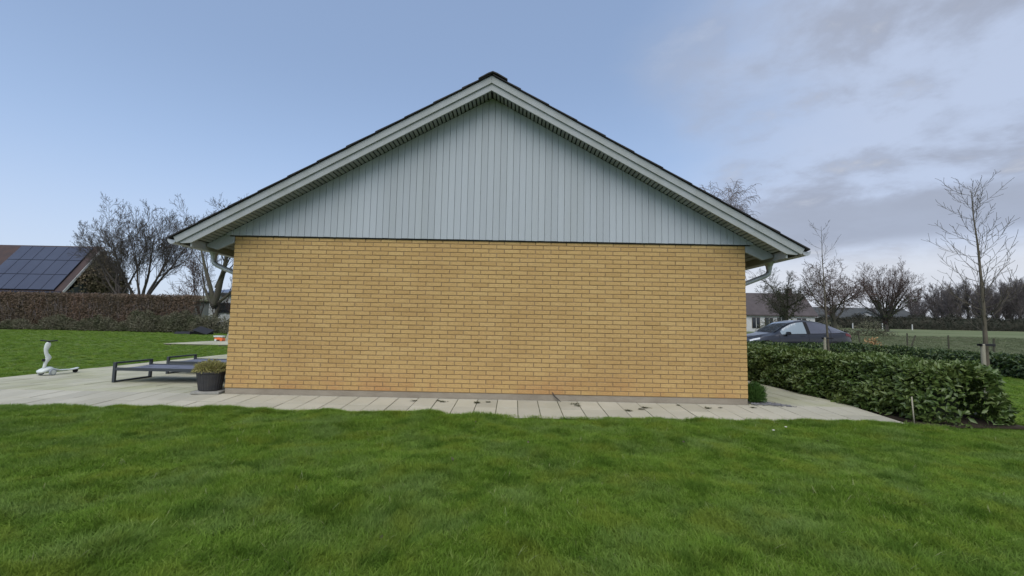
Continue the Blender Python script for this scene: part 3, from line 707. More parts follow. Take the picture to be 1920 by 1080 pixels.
def stems(root, path, n, h, seed, m_='bark_young', r_=.008):
    rr = random.Random(seed); a, b = Vector(path[0]), Vector(path[-1])
    for i in range(n):
        p = (b-a)*(i+.5)/n; mb = MB(); x, y = rr.uniform(-.05, .05), rr.uniform(-.1, .1)
        mb.tube([p+Vector((x, y, -.03)), p+Vector((x*1.5, y, h*.5)), p+Vector((x*3, y*1.4, h*.9))], [r_, r_*.8, r_*.4], 6); obj('stem', mb, M[m_], root)
LM = (M['laurel'], M['laurel_new'])
hp = [(6.28, -.72, -.03), (6.36, 3, -.03), (6.52, 10.6, -.03)]
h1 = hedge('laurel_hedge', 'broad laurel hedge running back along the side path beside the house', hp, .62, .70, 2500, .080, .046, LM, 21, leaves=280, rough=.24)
stems(h1, hp, 22, .6, 4)
hedge('laurel_hedge', 'lower laurel hedge across the right lawn, in front of the car and field', [(14.0, 3.2, -.04), (14.4, 6.6, -.03), (15.3, 9.8, -.03), (15.0, 10.6, -.03), (9.0, 10.4, -.03)], .50, lambda s_: .52+.10*min(1., max(0., (s_-6.5)/2.)), 700, .11, .055, (M['laurel_dark'], M['laurel']), 33, rough=.28)
# bare strip of soil under the hedge
mb = MB(); V = []
mb.loft([[(5.66+.03*math.sin(y*3), y, -.05), (5.68, y, -.028), (7.0+.06*math.sin(y*2), y, -.028), (7.05, y, -.05)] for y in np.linspace(-1.1, 11.5, 40)]); obj('hedge_soil', mb, M['soil'], kind='structure')
# bamboo cane in the hedge end
mb = MB(); mb.tube([(5.62, -.93, -.1), (5.60, -.93, .30)], .008, 8); tag(obj('cane', mb, M['wood_pale'], smooth=True), 'thin pale cane stuck in the ground at the near laurel hedge', 'cane')

# ------------------------------------------------------------------ shrub at the corner, gravel
sh = thing('corner_shrub', 'small bright green bushy plant at the right corner of the brick wall', 'shrub', (4.13, .17, -.0))
V, Fc = strands(900, (0, 0, 0), .20, .17, .33, 9, .006, .25, .35, 4); fast('foliage', V, Fc, M['shrub'], sh)
V = []; Fc = []; r = np.random.default_rng(5)
q = r.normal(size=(1500, 3)); q /= np.linalg.norm(q, axis=1, keepdims=True); q[:, 2] = np.abs(q[:, 2])
P = q*np.array([.17, .15, .29])*(.5+.5*r.random((1500, 1)))+np.array([0, 0, .03])
V, T = leaf_field(P, q+r.normal(size=P.shape)*.5+np.array([0, 0, .4]), r.normal(size=P.shape)+q, .045, .012); fast('leaves', V, T, M['shrub'], sh)
mb = MB()
for i in range(900):
    u, v = rnd.random(), rnd.random()
    if u+v > 1: u, v = 1-u, 1-v
    a, b, c = Vector((4.0, -.02, .0)), Vector((4.62, -.12, .0)), Vector((4.1, .72, .0)); p = a+(b-a)*u+(c-a)*v; s_ = rnd.uniform(.006, .015)
    rot = Euler((rnd.random()*3, rnd.random()*3, rnd.random()*3)).to_matrix()
    vs = [rot @ Vector(q_)*s_*rnd.uniform(.8, 1.2)+p+Vector((0, 0, s_*.5+.012*(1-u)*(v < .5))) for q_ in ((1, 0, 0), (-1, 0, 0), (0, 1, 0), (0, -1, 0), (0, 0, .7), (0, 0, -.7))]
    mb.add(vs, [(0, 2, 4), (2, 1, 4), (1, 3, 4), (3, 0, 4), (2, 0, 5), (1, 2, 5), (3, 1, 5), (0, 3, 5)])
g = obj('gravel', mb, M['gravel'], kind='stuff'); g['label'] = 'patch of grey gravel at the right house corner'; g['category'] = 'gravel'

# weeds in the joints of the front path
spots = [(-1.02, -.22, 1), (-.68, -.18, .8), (-.60, -.24, 1.1), (-.10, -.26, 1.5), (.05, -.20, 1), (1.32, -.22, 1.2), (1.34, -.33, 1), (2.02, -.56, 1.3), (2.30, -.36, 1.2), (2.22, -.45, 1), (2.85, -.14, .7), (3.22, -.30, 1.3), (3.42, -.26, .7), (3.92, -.20, .9)]
places = ['leftmost of the weeds, in the left half of the path', 'small weed close to the plinth left of centre', 'weed just right of the small one by the plinth', 'widest weed, left of the middle of the path', 'weed just right of the widest one', 'upper of a pair in one joint right of centre', 'lower of a pair in one joint right of centre', 'weed touching the grass edge right of centre', 'upper of two weeds close together on the right', 'lower of two weeds close together on the right', 'tiny weed near the plinth on the right', 'broad flat weed on a pale slab at the right', 'tiny weed right of the broad flat one', 'last weed before the house corner on the right']
for (x, y, s_), pl in zip(spots, places):
    r = np.random.default_rng(int(abs(x)*100)); n_ = 26; a = r.random(n_)*6.28; D = np.stack([np.cos(a), np.sin(a)*.8, .15+.5*r.random(n_)], 1); P = np.stack([r.normal(size=n_)*.015*s_, r.normal(size=n_)*.010, np.zeros(n_)+.003], 1)
    V, T = leaf_field(P, D, np.tile([0, 0, 1.], (n_, 1))+r.normal(size=(n_, 3))*.3, .038*s_*(.6+.6*r.random(n_)), .011*s_)
    o = fast('weed', V, T, M['weed'], loc=(x, y, zslope(y))); tag(o, 'dark little '+pl if pl[0] not in 'uwl' else 'dark green '+pl, 'weed', 'weeds in the joints of the front path')
# broken corner on the plinth
mb = MB(); mb.tube([(1.01, -.006, .115), (1.04, -.012, .07), (1.09, -.03, .03), (1.13, -.06, .0)], [.004, .010, .009, .004], 6); mb.tube([(1.03, -.006, .10), (1.0, -.004, .13)], [.006, .003], 5)
tag(obj('dead_twig', mb, M['bark'],), 'short dead twig leaning against the plinth of the brick wall', 'twig')

# ------------------------------------------------------------------ trees
def seg_mesh(segs, k):
    A = np.array([s_[0] for s_ in segs]); B = np.array([s_[1] for s_ in segs]); ra = np.array([s_[2] for s_ in segs])[:, None]; rb = np.array([s_[3] for s_ in segs])[:, None]
    d = B-A; d /= np.maximum(np.linalg.norm(d, axis=1, keepdims=True), 1e-6)
    ref = np.where(np.abs(d[:, 2:3]) < .9, [[0, 0, 1.]], [[1., 0, 0]]); u = np.cross(d, ref); u /= np.linalg.norm(u, axis=1, keepdims=True); v = np.cross(d, u)
    rings = []
    for P_, r_ in ((A-d*ra*.3, ra), (B+d*rb*.3, rb)):
        rings.append(np.stack([P_+(u*math.cos(2*math.pi*j/k)+v*math.sin(2*math.pi*j/k))*r_ for j in range(k)], 1))
    V = np.concatenate(rings, 1).reshape(-1, 3); o = (np.arange(len(segs))*2*k)[:, None]
    Fc = np.concatenate([o+np.array([[j, (j+1) % k, k+(j+1) % k, k+j]]) for j in range(k)], 0)
    return V, Fc
def unit(v): 
    l_ = math.sqrt(v[0]**2+v[1]**2+v[2]**2) or 1; return (v[0]/l_, v[1]/l_, v[2]/l_)
def grow(out_, p, d, ln, r_, lv, P, rr):
    nseg = P['nseg'][lv]; q = p; dd = d; last = lv == len(P['nseg'])-1; nodes = []
    for i in range(nseg):
        w_ = P['wob'][lv]; up = P['up'][lv]
        dd = unit((dd[0]+rr.gauss(0, w_), dd[1]+rr.gauss(0, w_), dd[2]+rr.gauss(0, w_)+up)); L_ = ln/nseg
        q2 = (q[0]+dd[0]*L_, q[1]+dd[1]*L_, q[2]+dd[2]*L_)
        ra = max(P['rmin'], r_*(1-(i/nseg)*P['tap'][lv])); rb = max(P['rmin'], r_*(1-((i+1)/nseg)*P['tap'][lv]))
        out_.append((q, q2, ra, rb, lv)); nodes.append((q2, dd, rb, (i+1)/nseg)); q = q2
    if last: return
    nch = P['kids'][lv]; n_ = int(nch*rr.uniform(.8, 1.2)+.5)
    for c in range(n_):
        t_ = P['t0'][lv]+(1-P['t0'][lv])*((c+rr.random())/n_); k = min(nseg-1, int(t_*nseg)); q0 = nodes[k-1][0] if k > 0 else p; q1, dn, rb, _ = nodes[k]; f = t_*nseg-k
        b = (q0[0]+(q1[0]-q0[0])*f, q0[1]+(q1[1]-q0[1])*f, q0[2]+(q1[2]-q0[2])*f)
        a = P['ang'][lv]*rr.uniform(.7, 1.25); az = c*2.4+rr.uniform(-.6, .6)
        ref = (0, 0, 1) if abs(dn[2]) < .9 else (1, 0, 0)
        u = unit((dn[1]*ref[2]-dn[2]*ref[1], dn[2]*ref[0]-dn[0]*ref[2], dn[0]*ref[1]-dn[1]*ref[0])); v = (dn[1]*u[2]-dn[2]*u[1], dn[2]*u[0]-dn[0]*u[2], dn[0]*u[1]-dn[1]*u[0])
        ca, sa, cz, sz = math.cos(a), math.sin(a), math.cos(az), math.sin(az)
        nd_ = unit(tuple(dn[j]*ca+(u[j]*cz+v[j]*sz)*sa for j in range(3)))
        l2 = ln*P['len'][lv]*rr.uniform(.7, 1.2)*(1-P['fall'][lv]*t_)
        grow(out_, b, nd_, l2, max(P['rmin'], rb*P['rr'][lv]), lv+1, P, rr)
SEGS = []
def make_tree(label, loc, P, seed, trunk_m, crown_m, name='bare_tree', group=None, height=None, r_=.2, ln=3., lean=(0, 0), limbs=None, tlv=1, ivy=None, sxy=1.):
    rr = random.Random(seed); segs = []
    if limbs is None: grow(segs, (0, 0, -.1), unit((lean[0], lean[1], 1)), ln, r_, 0, P, rr)
    else:
        for b, d, l_, q in limbs: grow(segs, b, unit(d), l_, q, 0, P, rr)
    if height:
        top = max(s_[1][2] for s_ in segs); f = height/top
        segs = [((a[0]*f*sxy, a[1]*f*sxy, a[2]*f), (b[0]*f*sxy, b[1]*f*sxy, b[2]*f), q, w_, lv) for a, b, q, w_, lv in segs]
    SEGS.append(segs); t = thing(name, label, 'tree', loc, 0, group)
    big = [s_ for s_ in segs if s_[4] < tlv]; sm = [s_ for s_ in segs if s_[4] >= tlv]
    V, Fc = seg_mesh(big, 8); fast('trunk', V, Fc, trunk_m, t, smooth=True)
    V, Fc = seg_mesh(sm, 3); fast('crown', V, Fc, crown_m, t)
    if ivy:
        n_, rad, z0, z1 = ivy; r = np.random.default_rng(seed); b = [s_ for s_ in big if z0 < s_[0][2] < z1]; w_ = np.array([math.dist(s_[0], s_[1]) for s_ in b]); ix = r.choice(len(b), n_, p=w_/w_.sum())
        A = np.array([s_[0] for s_ in b])[ix]; B = np.array([s_[1] for s_ in b])[ix]; q = r.normal(size=(n_, 3)); q /= np.linalg.norm(q, axis=1, keepdims=True)
        P_ = A+(B-A)*r.random((n_, 1))+q*(np.array([s_[2] for s_ in b])[ix][:, None]+rad*r.random((n_, 1)))
        V, T = leaf_field(P_, q+r.normal(size=q.shape)*.6, q+np.array([0, 0, .5]), .22, .2); fast('ivy', V, T, M['ivy'], t, kind='stuff')
    return t
P_OAK = dict(nseg=[5, 6, 5, 4, 3], wob=[.10, .16, .20, .22, .25], up=[.02, .10, .07, .05, .03], tap=[.5, .75, .8, .8, .5], kids=[6, 8, 7, 5], t0=[.45, .25, .15, .15], ang=[.75, .65, .7, .7], len=[1.35, .55, .5, .5], fall=[.25, .45, .4, .3], rr=[.62, .5, .5, .6], rmin=.012)
P_LIMB = dict(nseg=[8, 7, 6, 5, 3], wob=[.06, .08, .10, .12, .12], up=[.03, .05, .045, .04, .03], tap=[.9, .88, .8, .6, .5], kids=[10, 8, 6, 3], t0=[.30, .22, .18, .2], ang=[.48, .55, .6, .6], len=[.52, .55, .50, .55], fall=[.38, .35, .3, .2], rr=[.42, .5, .6, .7], rmin=.0088)
P_THIN = dict(P_LIMB, kids=[8, 7, 5, 3], rmin=.0074)
P_OPEN = dict(P_LIMB, kids=[8, 7, 5, 3], rmin=.0095)
# left of the house, behind the brown hedge
def limbs(n, spread, l_, r_, seed, z=.8, h=1.):
    q = random.Random(seed); return [((0, 0, -.2), (0, 0, 1), z+.3, r_*1.6)]+[((0, 0, z), (math.cos(i*6.283/n+q.uniform(-.3, .3))*spread*q.uniform(.6, 1.2), math.sin(i*6.283/n+q.uniform(-.3, .3))*spread*q.uniform(.6, 1.2), h), l_*q.uniform(.85, 1.1), r_*q.uniform(.75, 1.1)) for i in range(n)]
make_tree('large bare tree with several rising limbs above the brown hedge, left of the house', (-31.4, 31.4, .2), P_LIMB, 5, M['bark'], M['bark'], height=11.2, limbs=limbs(7, .48, 9.5, .14, 2, 2.4), tlv=1, sxy=.95)
make_tree('bare tree leaning left with long outreaching branches, beside the barn gable', (-33.4, 31.8, .2), P_THIN, 12, M['bark'], M['bark'], height=9.8, limbs=[((0, 0, -.2), (-.1, 0, 1), 8.2, .17), ((-.1, 0, 2.6), (-.7, .1, .9), 6.4, .09), ((-.1, 0, 3.8), (-.95, -.3, .9), 5.4, .08), ((0, 0, 2.2), (-.45, .3, 1), 6.8, .10), ((0, 0, 3), (.3, 0, 1), 5.5, .10)], tlv=1)
make_tree('mossy bare tree right beside the house eave, with forked trunk', (-23.75, 29.3, .2), P_THIN, 31, M['bark_green'], M['bark'], height=11.3, limbs=[((0, 0, -.2), (.03, 0, 1), 3.0, .36), ((0, 0, 2.4), (-.28, 0, 1), 8.6, .20), ((.05, 0, 2.6), (.18, .1, 1), 8.8, .26), ((0, 0, 2.2), (-.7, .2, .8), 5.6, .13), ((0, 0, 2.3), (.75, 0, .7), 5.6, .13), ((.1, 0, 4.2), (.6, -.3, .9), 5., .12)], tlv=1)
P_SM = dict(nseg=[6, 5, 4], wob=[.12, .2, .25], up=[.05, .10, .08], tap=[.75, .8, .6], kids=[11, 8], t0=[.3, .15], ang=[.6, .7], len=[.45, .5], fall=[.4, .3], rr=[.5, .6], rmin=.012)
for i, (x, y, h, lb) in enumerate([(-27.9, 31.8, 5.2, 'thin young bare tree between the two big trees, nearer the left one'), (-26.3, 31.5, 6.9, 'taller thin bare tree between the two big trees, with two stems'), (-24.6, 33.6, 3.6, 'short pollarded stump of a tree beside the mossy tree')]):
    make_tree(lb, (x, y, .2), P_SM, 60+i, M['bark'], M['bark_red'], height=h, limbs=[((0, 0, -.1), (.05, 0, 1), 5, .075), ((.05, 0, .3), (-.3, .1, 1), 4.2, .06), ((0, 0, .3), (.28, 0, 1), 4.2, .06)][:3 if i else 2], tlv=1)
make_tree('bare tree at the very left edge, only its twig tips in view', (-65.2, 40, .3), P_LIMB, 77, M['bark'], M['bark'], height=11.5, limbs=limbs(5, .45, 9, .17, 5, 2), tlv=1)
# right side
P_DENSE = dict(nseg=[4, 7, 6, 5, 3], wob=[.10, .16, .20, .2, .2], up=[.02, .06, .05, .04, .02], tap=[.4, .75, .8, .8, .5], kids=[9, 13, 9, 6], t0=[.4, .12, .10, .1], ang=[.85, .7, .7, .7], len=[1.5, .52, .46, .45], fall=[.15, .4, .4, .3], rr=[.5, .45, .5, .6], rmin=.010)
make_tree('dark dense bare tree with mossy boughs directly behind the car', (30.4, 43, .35), P_DENSE, 8, M['bark_green'], M['bark_green'], height=8.3, ln=2.8, r_=.30, tlv=2, ivy=(350, .25, 1.2, 6.0))
make_tree('bare tree with reddish twigs right of the dark tree behind the car', (32.4, 38.5, .35), P_DENSE, 14, M['bark_green'], M['bark_red'], height=8.4, ln=2.6, r_=.24, tlv=2)
make_tree('big round bare tree with ivy on its trunk at the far edge of the field', (57.2, 62.5, 1.3), P_OPEN, 41, M['bark'], M['bark_red'], height=11.2, limbs=limbs(9, 1.25, 9.0, .20, 9, 2.6)+limbs(7, .5, 10, .20, 4, 2.4), tlv=1, ivy=(700, .3, .3, 5.0), sxy=.95)
P_BIRCH = dict(nseg=[7, 6, 7, 7], wob=[.05, .12, .12, .10], up=[.03, .08, -.08, -.22], tap=[.8, .8, .7, .5], kids=[32, 14, 10], t0=[.3, .2, .15], ang=[.5, .6, .6], len=[.42, .5, .6], fall=[.20, .3, .3], rr=[.5, .5, .6], rmin=.009)
make_tree('pale weeping birch crown showing above the right roof slope', (13.6, 23.2, .1), P_BIRCH, 3, M['bark_pale'], M['bark_pale'], height=11.4, ln=9, r_=.16, tlv=1, name='birch_tree')
# young staked trees
P_Y = dict(nseg=[16, 9, 5], wob=[.016, .05, .09], up=[.03, .10, .08], tap=[.93, .8, .5], kids=[46, 9], t0=[.34, .12], ang=[1.1, .65], len=[.33, .27], fall=[.60, .3], rr=[.27, .6], rmin=.0028)
make_tree('slender young bare tree at the right, tied to a short pale stake', (8.72, 1.12, -.04), P_Y, 6, M['bark_young'], M['bark_young'], name='young_tree', height=4.10, ln=4, r_=.046, tlv=1, lean=(-.012, 0), group='young staked trees in the laurel hedge row')
P_Y2 = dict(P_Y, kids=[22, 5]); P_Y2['len'] = [.26, .32]
make_tree('slender young bare tree in front of the car, tied to a short pale stake', (8.72, 5.12, -.04), P_Y2, 15, M['bark_young'], M['bark_young'], name='young_tree', height=4.12, ln=4, r_=.036, tlv=1, lean=(-.01, 0), group='young staked trees in the laurel hedge row')
for y, lb in ((1.0, 'short pale stake beside the young tree at the right'), (5.0, 'short pale stake beside the young tree in front of the car')):
    t = thing('tree_stake', lb, 'stake', (8.54, y, -.04), 0, 'stakes tied to the young trees')
    mb = MB(); mb.lathe([(.034, 0), (.034, .99), (.026, 1.0)], 12); obj('post', mb, M['wood_pale'], t, smooth=False)
    mb = MB(); mb.box(-.05, .215, -.012, .012, .965, 1.005); mb.box(-.05, -.035, -.04, .05, .965, 1.005); mb.box(.2, .23, .0, .14, .965, 1.005); obj('strap', mb, M['black_plastic'], t, bevel=.003)
# wood at the far right
P_W = dict(nseg=[7, 5, 4, 3], wob=[.05, .09, .12, .12], up=[.02, .10, .06, .04], tap=[.75, .8, .7, .5], kids=[24, 9, 6], t0=[.15, .12, .15], ang=[.5, .5, .5], len=[.40, .5, .5], fall=[.5, .3, .3], rr=[.42, .5, .6], rmin=.013)
WOOD0 = len(SEGS)
wood = [make_tree('x', (0, 0, 0), P_W, 90+i, M['bark'], M['bark_haze'], height=10, limbs=[((0, 0, -.1), (.05*i, 0, 1), 9, .26), ((0, 0, 1.0+i), (.35-.3*i, .1, 1), 7, .16)], tlv=1, ivy=(90, .2, .3, 4+i)) for i in range(3)]
wx = [(80.5, 84, 6.4), (83.0, 92, 7.5), (85.2, 88, 7.0), (86.8, 90, 7.6), (88.5, 85, 8.3), (91.5, 88, 9.4), (93.4, 92, 10.5), (95.6, 86, 9.6), (97.4, 90, 11), (99.8, 87, 10.2), (101.6, 92, 11.2), (103.8, 86, 10.4), (105.9, 90, 11.5), (108, 86, 10.8), (110.5, 91, 12), (112.5, 87, 11), (115, 92, 12.3), (77.6, 90, 5.6), (74.5, 86, 4.8)]
wl = ['first thin tree of the far wood, nearest the round tree', 'second thin tree of the far wood, with open sky around it', 'third straight trunk in the far wood', 'fourth close-set straight trunk in the far wood', 'fifth ivy dark trunk of the far wood, left of the staked tree', 'wood tree just left of the staked young tree', 'tall wood tree behind the staked young tree, left side', 'wood tree right behind the staked young tree trunk', 'tall wood tree just right of the staked young tree', 'dense wood tree midway to the right picture edge', 'tall wood tree near the right edge, dark crown', 'wood tree close to the right picture edge', 'last wood tree fully in view at the right edge', 'wood tree cut by the right picture edge', 'wood tree just past the right picture edge', 'second wood tree past the right picture edge', 'third wood tree past the right picture edge', 'small scrubby tree right of the round tree', 'lowest scrubby tree close beside the round tree']
for i, ((x, y, h), lb) in enumerate(zip(wx, wl)):
    o = wood[i] if i < 3 else copy_tree(wood[i % 3]); o.location = (x, y, gz(x, y)-.05); o.scale = (h/10, h/10, h/10); o.rotation_euler.z = i*1.7
    o['label'] = 'bare '+lb; o['group'] = 'trees of the far wood'
far = []
for i in range(18):
    x, y = 97+i*1.5+rnd.uniform(-.6, .6), 95+rnd.uniform(0, 9); f = (9.5+rnd.uniform(-1.5, 2)+max(0, (x-98)*.08))/10; a = rnd.random()*6.28; ca, sa = math.cos(a)*f, math.sin(a)*f
    T_ = lambda p: (x+p[0]*ca-p[1]*sa, y+p[0]*sa+p[1]*ca, gz(x, y)+p[2]*f)
    far += [(T_(q[0]), T_(q[1]), q[2], q[3], 0) for q in SEGS[WOOD0+i % 3]]
V, Fc = seg_mesh(far, 3); o = fast('far_wood', V, Fc, M['bark_haze'], kind='stuff'); o['label'] = 'mass of bare trees deeper in the far wood'; o['category'] = 'wood'
# undergrowth in front of the wood and hedge bushes
def bushes(name, label, pts, seed, m_, n, sz=.3):
    r = np.random.default_rng(seed); P = []; 
    for (x, y, z, rx, ry, rz) in pts:
        k = int(n*rx*rz); q = r.normal(size=(k, 3)); q /= np.linalg.norm(q, axis=1, keepdims=True); q[:, 2] = np.abs(q[:, 2])
        P.append(np.array([x, y, z])+q*np.array([rx, ry, rz])*(.55+.5*r.random((k, 1))))
    P = np.concatenate(P); D = r.normal(size=P.shape); D[:, 2] = np.abs(D[:, 2])*.8
    V, T = leaf_field(P, D, r.normal(size=P.shape), sz*(.6+.8*r.random(len(P))), sz*.4); o = fast(name, V, T, m_, kind='stuff'); o['label'] = label; o['category'] = 'bushes'; return o
bushes('undergrowth', 'dark scrubby undergrowth along the foot of the far wood', [(x, 84+2*math.sin(x), 1.9, 2.4, 1.5, 2.2+.8*math.sin(x*1.3)) for x in np.arange(66, 122, 2.2)], 3, M['farhedge'], 260, .38)
bushes('bramble_scrub', 'tangled brown scrub behind the car and the field fence', [(x, 47+1.3*math.sin(x), .4, 2.0, 1.0, 1.5+.6*math.sin(x*1.7)) for x in np.arange(30.5, 44.5, 1.4)], 4, M['scrub'], 220, .22)
# clipped far hedge across the field end
mb = MB(); rings = []
for x in np.arange(36, 135, 1.1):
    y = 78+.4*math.sin(x*.7); z = gz(x, 78); h = (2.2+.12*math.sin(x*1.9)+.1*math.sin(x*.6)) if x > 66 else 1.9+.15*math.sin(x*1.3)
    rings.append([(x, y-.7, z-.3), (x, y-.75, z+h*.6), (x, y-.5, z+h*.96), (x, y+.5, z+h), (x, y+.8, z-.3)])
mb.loft(rings); fh = thing('field_hedge', 'long dark clipped hedge closing the far end of the field', 'hedge'); obj('inner_growth', mb, M['farhedge'], fh)
n_ = 16000; r = np.random.default_rng(1); x = 36+99*r.random(n_); z = r.random(n_); hh = np.where(x > 66, 2.25, 1.95)
P = np.stack([x, 78+.4*np.sin(x*.7)-.75+.2*r.normal(size=n_)*.5+.2*z, 1.62*0+np.array([gz(50, 78)])+z*hh*1.03], 1); D = r.normal(size=P.shape); D[:, 2] += .3
V, T = leaf_field(P, D, r.normal(size=P.shape)+np.array([0, -1, .3]), .28, .14); fast('foliage', V, T, M['farhedge'], fh, kind='stuff')

# ------------------------------------------------------------------ brown beech hedge on the left
bh = thing('beech_hedge', 'tall clipped hedge with dry brown leaves along the back of the left lawn', 'hedge', (-60, 26.3, .1))
mb = MB(); mb.loft([[(x, -.55, -.2), (x, -.6, 1.4), (x, -.5, 2.50+.05*math.sin(x*2)), (x, .5, 2.55+.04*math.sin(x*3)), (x, .65, -.2)] for x in np.arange(0, 36.3, .6)]); obj('inner_growth', mb, M['beech_in'], bh)
n_ = 42000; r = np.random.default_rng(2); x = 37.3*r.random(n_); u = r.random(n_); top = u > .86
z = np.where(top, 2.57+.06*r.normal(size=n_), 2.65*r.random(n_)); y = np.where(top, -.6+1.1*r.random(n_), -.60-.10*r.random(n_)-.10*(vnoise(x*.9, z*1.2, 8)-.5)*2)
ke = r.random(n_) < .03; x = np.where(ke, 36.5+.5*r.random(n_), x); y = np.where(ke, -.6+1.2*r.random(n_), y)
P = np.stack([x, y, z], 1); D = r.normal(size=P.shape)+np.array([0, -.4, .2])
V, T = leaf_field(P, D, r.normal(size=P.shape)+np.array([0, -1., .4]), .13*(.6+.8*r.random(n_)), .075); fast('foliage', V, T, M['beech'], bh, kind='stuff')
segs = []; rr = random.Random(4)
for i in range(900):
    x0 = 37*rr.random(); z0 = rr.random()*1.9; y0 = -.72-rr.random()*.04; l_ = .25+.5*rr.random(); segs.append(((x0, y0, z0), (x0+rr.gauss(0, .15), y0-.03, z0+l_), .006, .004, 0))
for i in range(700):
    x0 = 37*rr.random(); segs.append(((x0, rr.uniform(-.5, .4), 2.5), (x0+rr.gauss(0, .06), rr.uniform(-.5, .4), 2.62+.22*rr.random()), .006, .004, 0))
V, Fc = seg_mesh(segs, 3); fast('twigs', V, Fc, M['bark_pale'], bh, kind='stuff')
bushes('hedge_weeds', 'grey green weeds and dead stalks at the foot of the brown hedge', [(x, 25.3, .12, .8, .35, .50+.35*(x > -33)+.45*(x > -27)+.25*math.sin(x*2.1)) for x in np.arange(-58, -21.5, .7)], 14, M['scrub'], 1500, .13)
bushes('ivy_scrub', 'rough green scrub at the right end of the brown hedge', [(x, 25.2+.3*math.sin(x*3), .12, .7, .4, 1.15+.2*math.sin(x*2.3)) for x in np.arange(-26.5, -19, .6)], 15, M['scrub'], 900, .14)

# ------------------------------------------------------------------ barn with solar panels (left)
bn = thing('barn', 'brown roofed barn with solar panels and open timber gable behind the left hedge', 'barn', (-41.8, 35.07, .2))
G_ = 6.7; EH, AH = 3.05, 7.85; LB = 26
mb = MB(); mb.box(-LB, -.15, .25, G_-.25, 0, EH); obj('wall', mb, M['board_dark'], bn)
for y0, z0, y1, z1 in ((-.35, EH-.5*0, G_/2, AH), (G_+.35, EH, G_/2, AH)):
    mb = MB(); mb.loft([[(-LB, y0, z0), (.25, y0, z0), (.25, y1, z1), (-LB, y1, z1)], [(-LB, y0, z0+.16), (.25, y0, z0+.16), (.25, y1, z1+.16), (-LB, y1, z1+.16)]]); rf = obj('roof', mb, M['tile_red'], bn)
    if y0 < 0: rf_front = rf
    mb = MB(); mb.loft([[(.252, y0, z0-.24), (.29, y0, z0-.24), (.29, y1, z1-.24), (.252, y1, z1-.24)], [(.252, y0, z0+.12), (.29, y0, z0+.12), (.29, y1, z1+.12), (.252, y1, z1+.12)]]); obj('barge_board', mb, M['whitewash'], bn)
# panels: three rows on the front slope
sl = Vector((0, G_/2+.35, AH-EH)); sln = sl.length; sd_ = sl.normalized(); nr = Vector((0, -sd_.z, sd_.y))
pm = MB(); pwid = 1.20
pm = MB(); pm.box(.02, pwid-.02, .02, 1.90-.02, 0, .04); pmesh = pm.mesh('solar_panel', M['pv'])
fm = MB(); fm.box(0, pwid, 0, 1.90, -.03, .022); fmesh = fm.mesh('panel_frame', M['pv_frame'])
ang = math.atan2(sd_.z, sd_.y)
for row in range(3):
    for k in range(6):
        p = Vector((-.45-(k+1)*1.225, -.35, EH))+sd_*(.15+row*1.93)+nr*.21
        fr_ = link('panel', fmesh, rf_front, p, (ang, 0, 0)); link('solar_cells', pmesh, fr_, (0, 0, .0))
mb = MB(); mb.box(-LB, .2, -.47, -.36, EH-.02, EH+.10); obj('gutter', mb, M['pv_frame'], bn)
# timber gable: wall panels, posts, ivy mass
mb = MB(); mb.add([(-.1, .3, 0), (-.1, 3.7, 0), (-.1, 3.7, 5.6), (-.1, 3.3, 5.6), (-.1, .3, EH)], [(0, 1, 2, 3, 4)]); o = obj('gable_wall', mb, M['board_dark'], bn); md = o.modifiers.new('t', 'SOLIDIFY'); md.thickness = .12
for y, h, mt in ((5.35, 5.0, 'wood_pale'), (3.8, 6.8, 'wood_dark'), (2.6, 6.2, 'wood_dark'), (6.4, 3.3, 'wood_pale')):
    mb = MB(); mb.box(.02, .24, y-.13, y+.13, 0, h); obj('post', mb, M[mt], bn)
for z, y0, y1 in ((4.3, 1.6, 5.2), (3.1, 3.7, 6.3)):
    mb = MB(); mb.box(.05, .2, y0, y1, z-.1, z+.1); obj('beam', mb, M['wood_dark'], bn)
r = np.random.default_rng(6); n_ = 7000; q = r.normal(size=(n_, 3)); q[:, 0] = np.abs(q[:, 0])*.4; y = 3.9+1.15*q[:, 1]; z = np.clip(3.9+1.7*q[:, 2], .1, 7.8-np.abs(y-3.4)*1.35); P = np.stack([.35+q[:, 0], y, z], 1)
V, T = leaf_field(P, r.normal(size=P.shape), r.normal(size=P.shape)+np.array([1, -.4, .4]), .24, .12); fast('creeper', V, T, mat('brown_creeper', (.16, .125, .08), .9, vary=(.10, .095, .05), vscale=1, vamt=.7), bn, kind='stuff')
# white building and low roof right of the hedge
wb = thing('outbuilding', 'small building with blotchy white wall and blue grey roof beside the house eave', 'building', (-29.4, 37.0, .25))
mb = MB(); mb.box(0, 8, .1, 4, 0, 3.15); obj('wall', mb, M['blotchy'], wb)
mb = MB(); mb.box(.75, 2.6, .02, .098, 1.45, 2.45); w_ = obj('window', mb, M['dark_metal'], wb); mb = MB(); mb.box(.85, 2.5, .0, .018, 1.55, 2.35); obj('pane', mb, M['wglass'], w_)
mb = MB(); mb.box(-.3, 8.5, -.15, 4.5, 3.15, 3.42); rf = obj('roof', mb, M['slate'], wb); mb = MB(); mb.loft([[(-.3, -.18, 3.43), (8.5, -.18, 3.43), (8.5, -.18, 3.48), (-.3, -.18, 3.48)], [(1.6, 2, 4.0), (8.5, 2, 4.2), (8.5, 2, 4.25), (1.6, 2, 4.05)]]); obj('roof_sheeting', mb, M['bluegrey'], rf)
lb_ = thing('low_shed', 'long low grey green roofed shed just above the right end of the hedge', 'shed', (-41.0, 47.5, .3))
mb = MB(); mb.box(0, 8, .1, 5, 0, 2.9); obj('wall', mb, M['board_dark'], lb_)
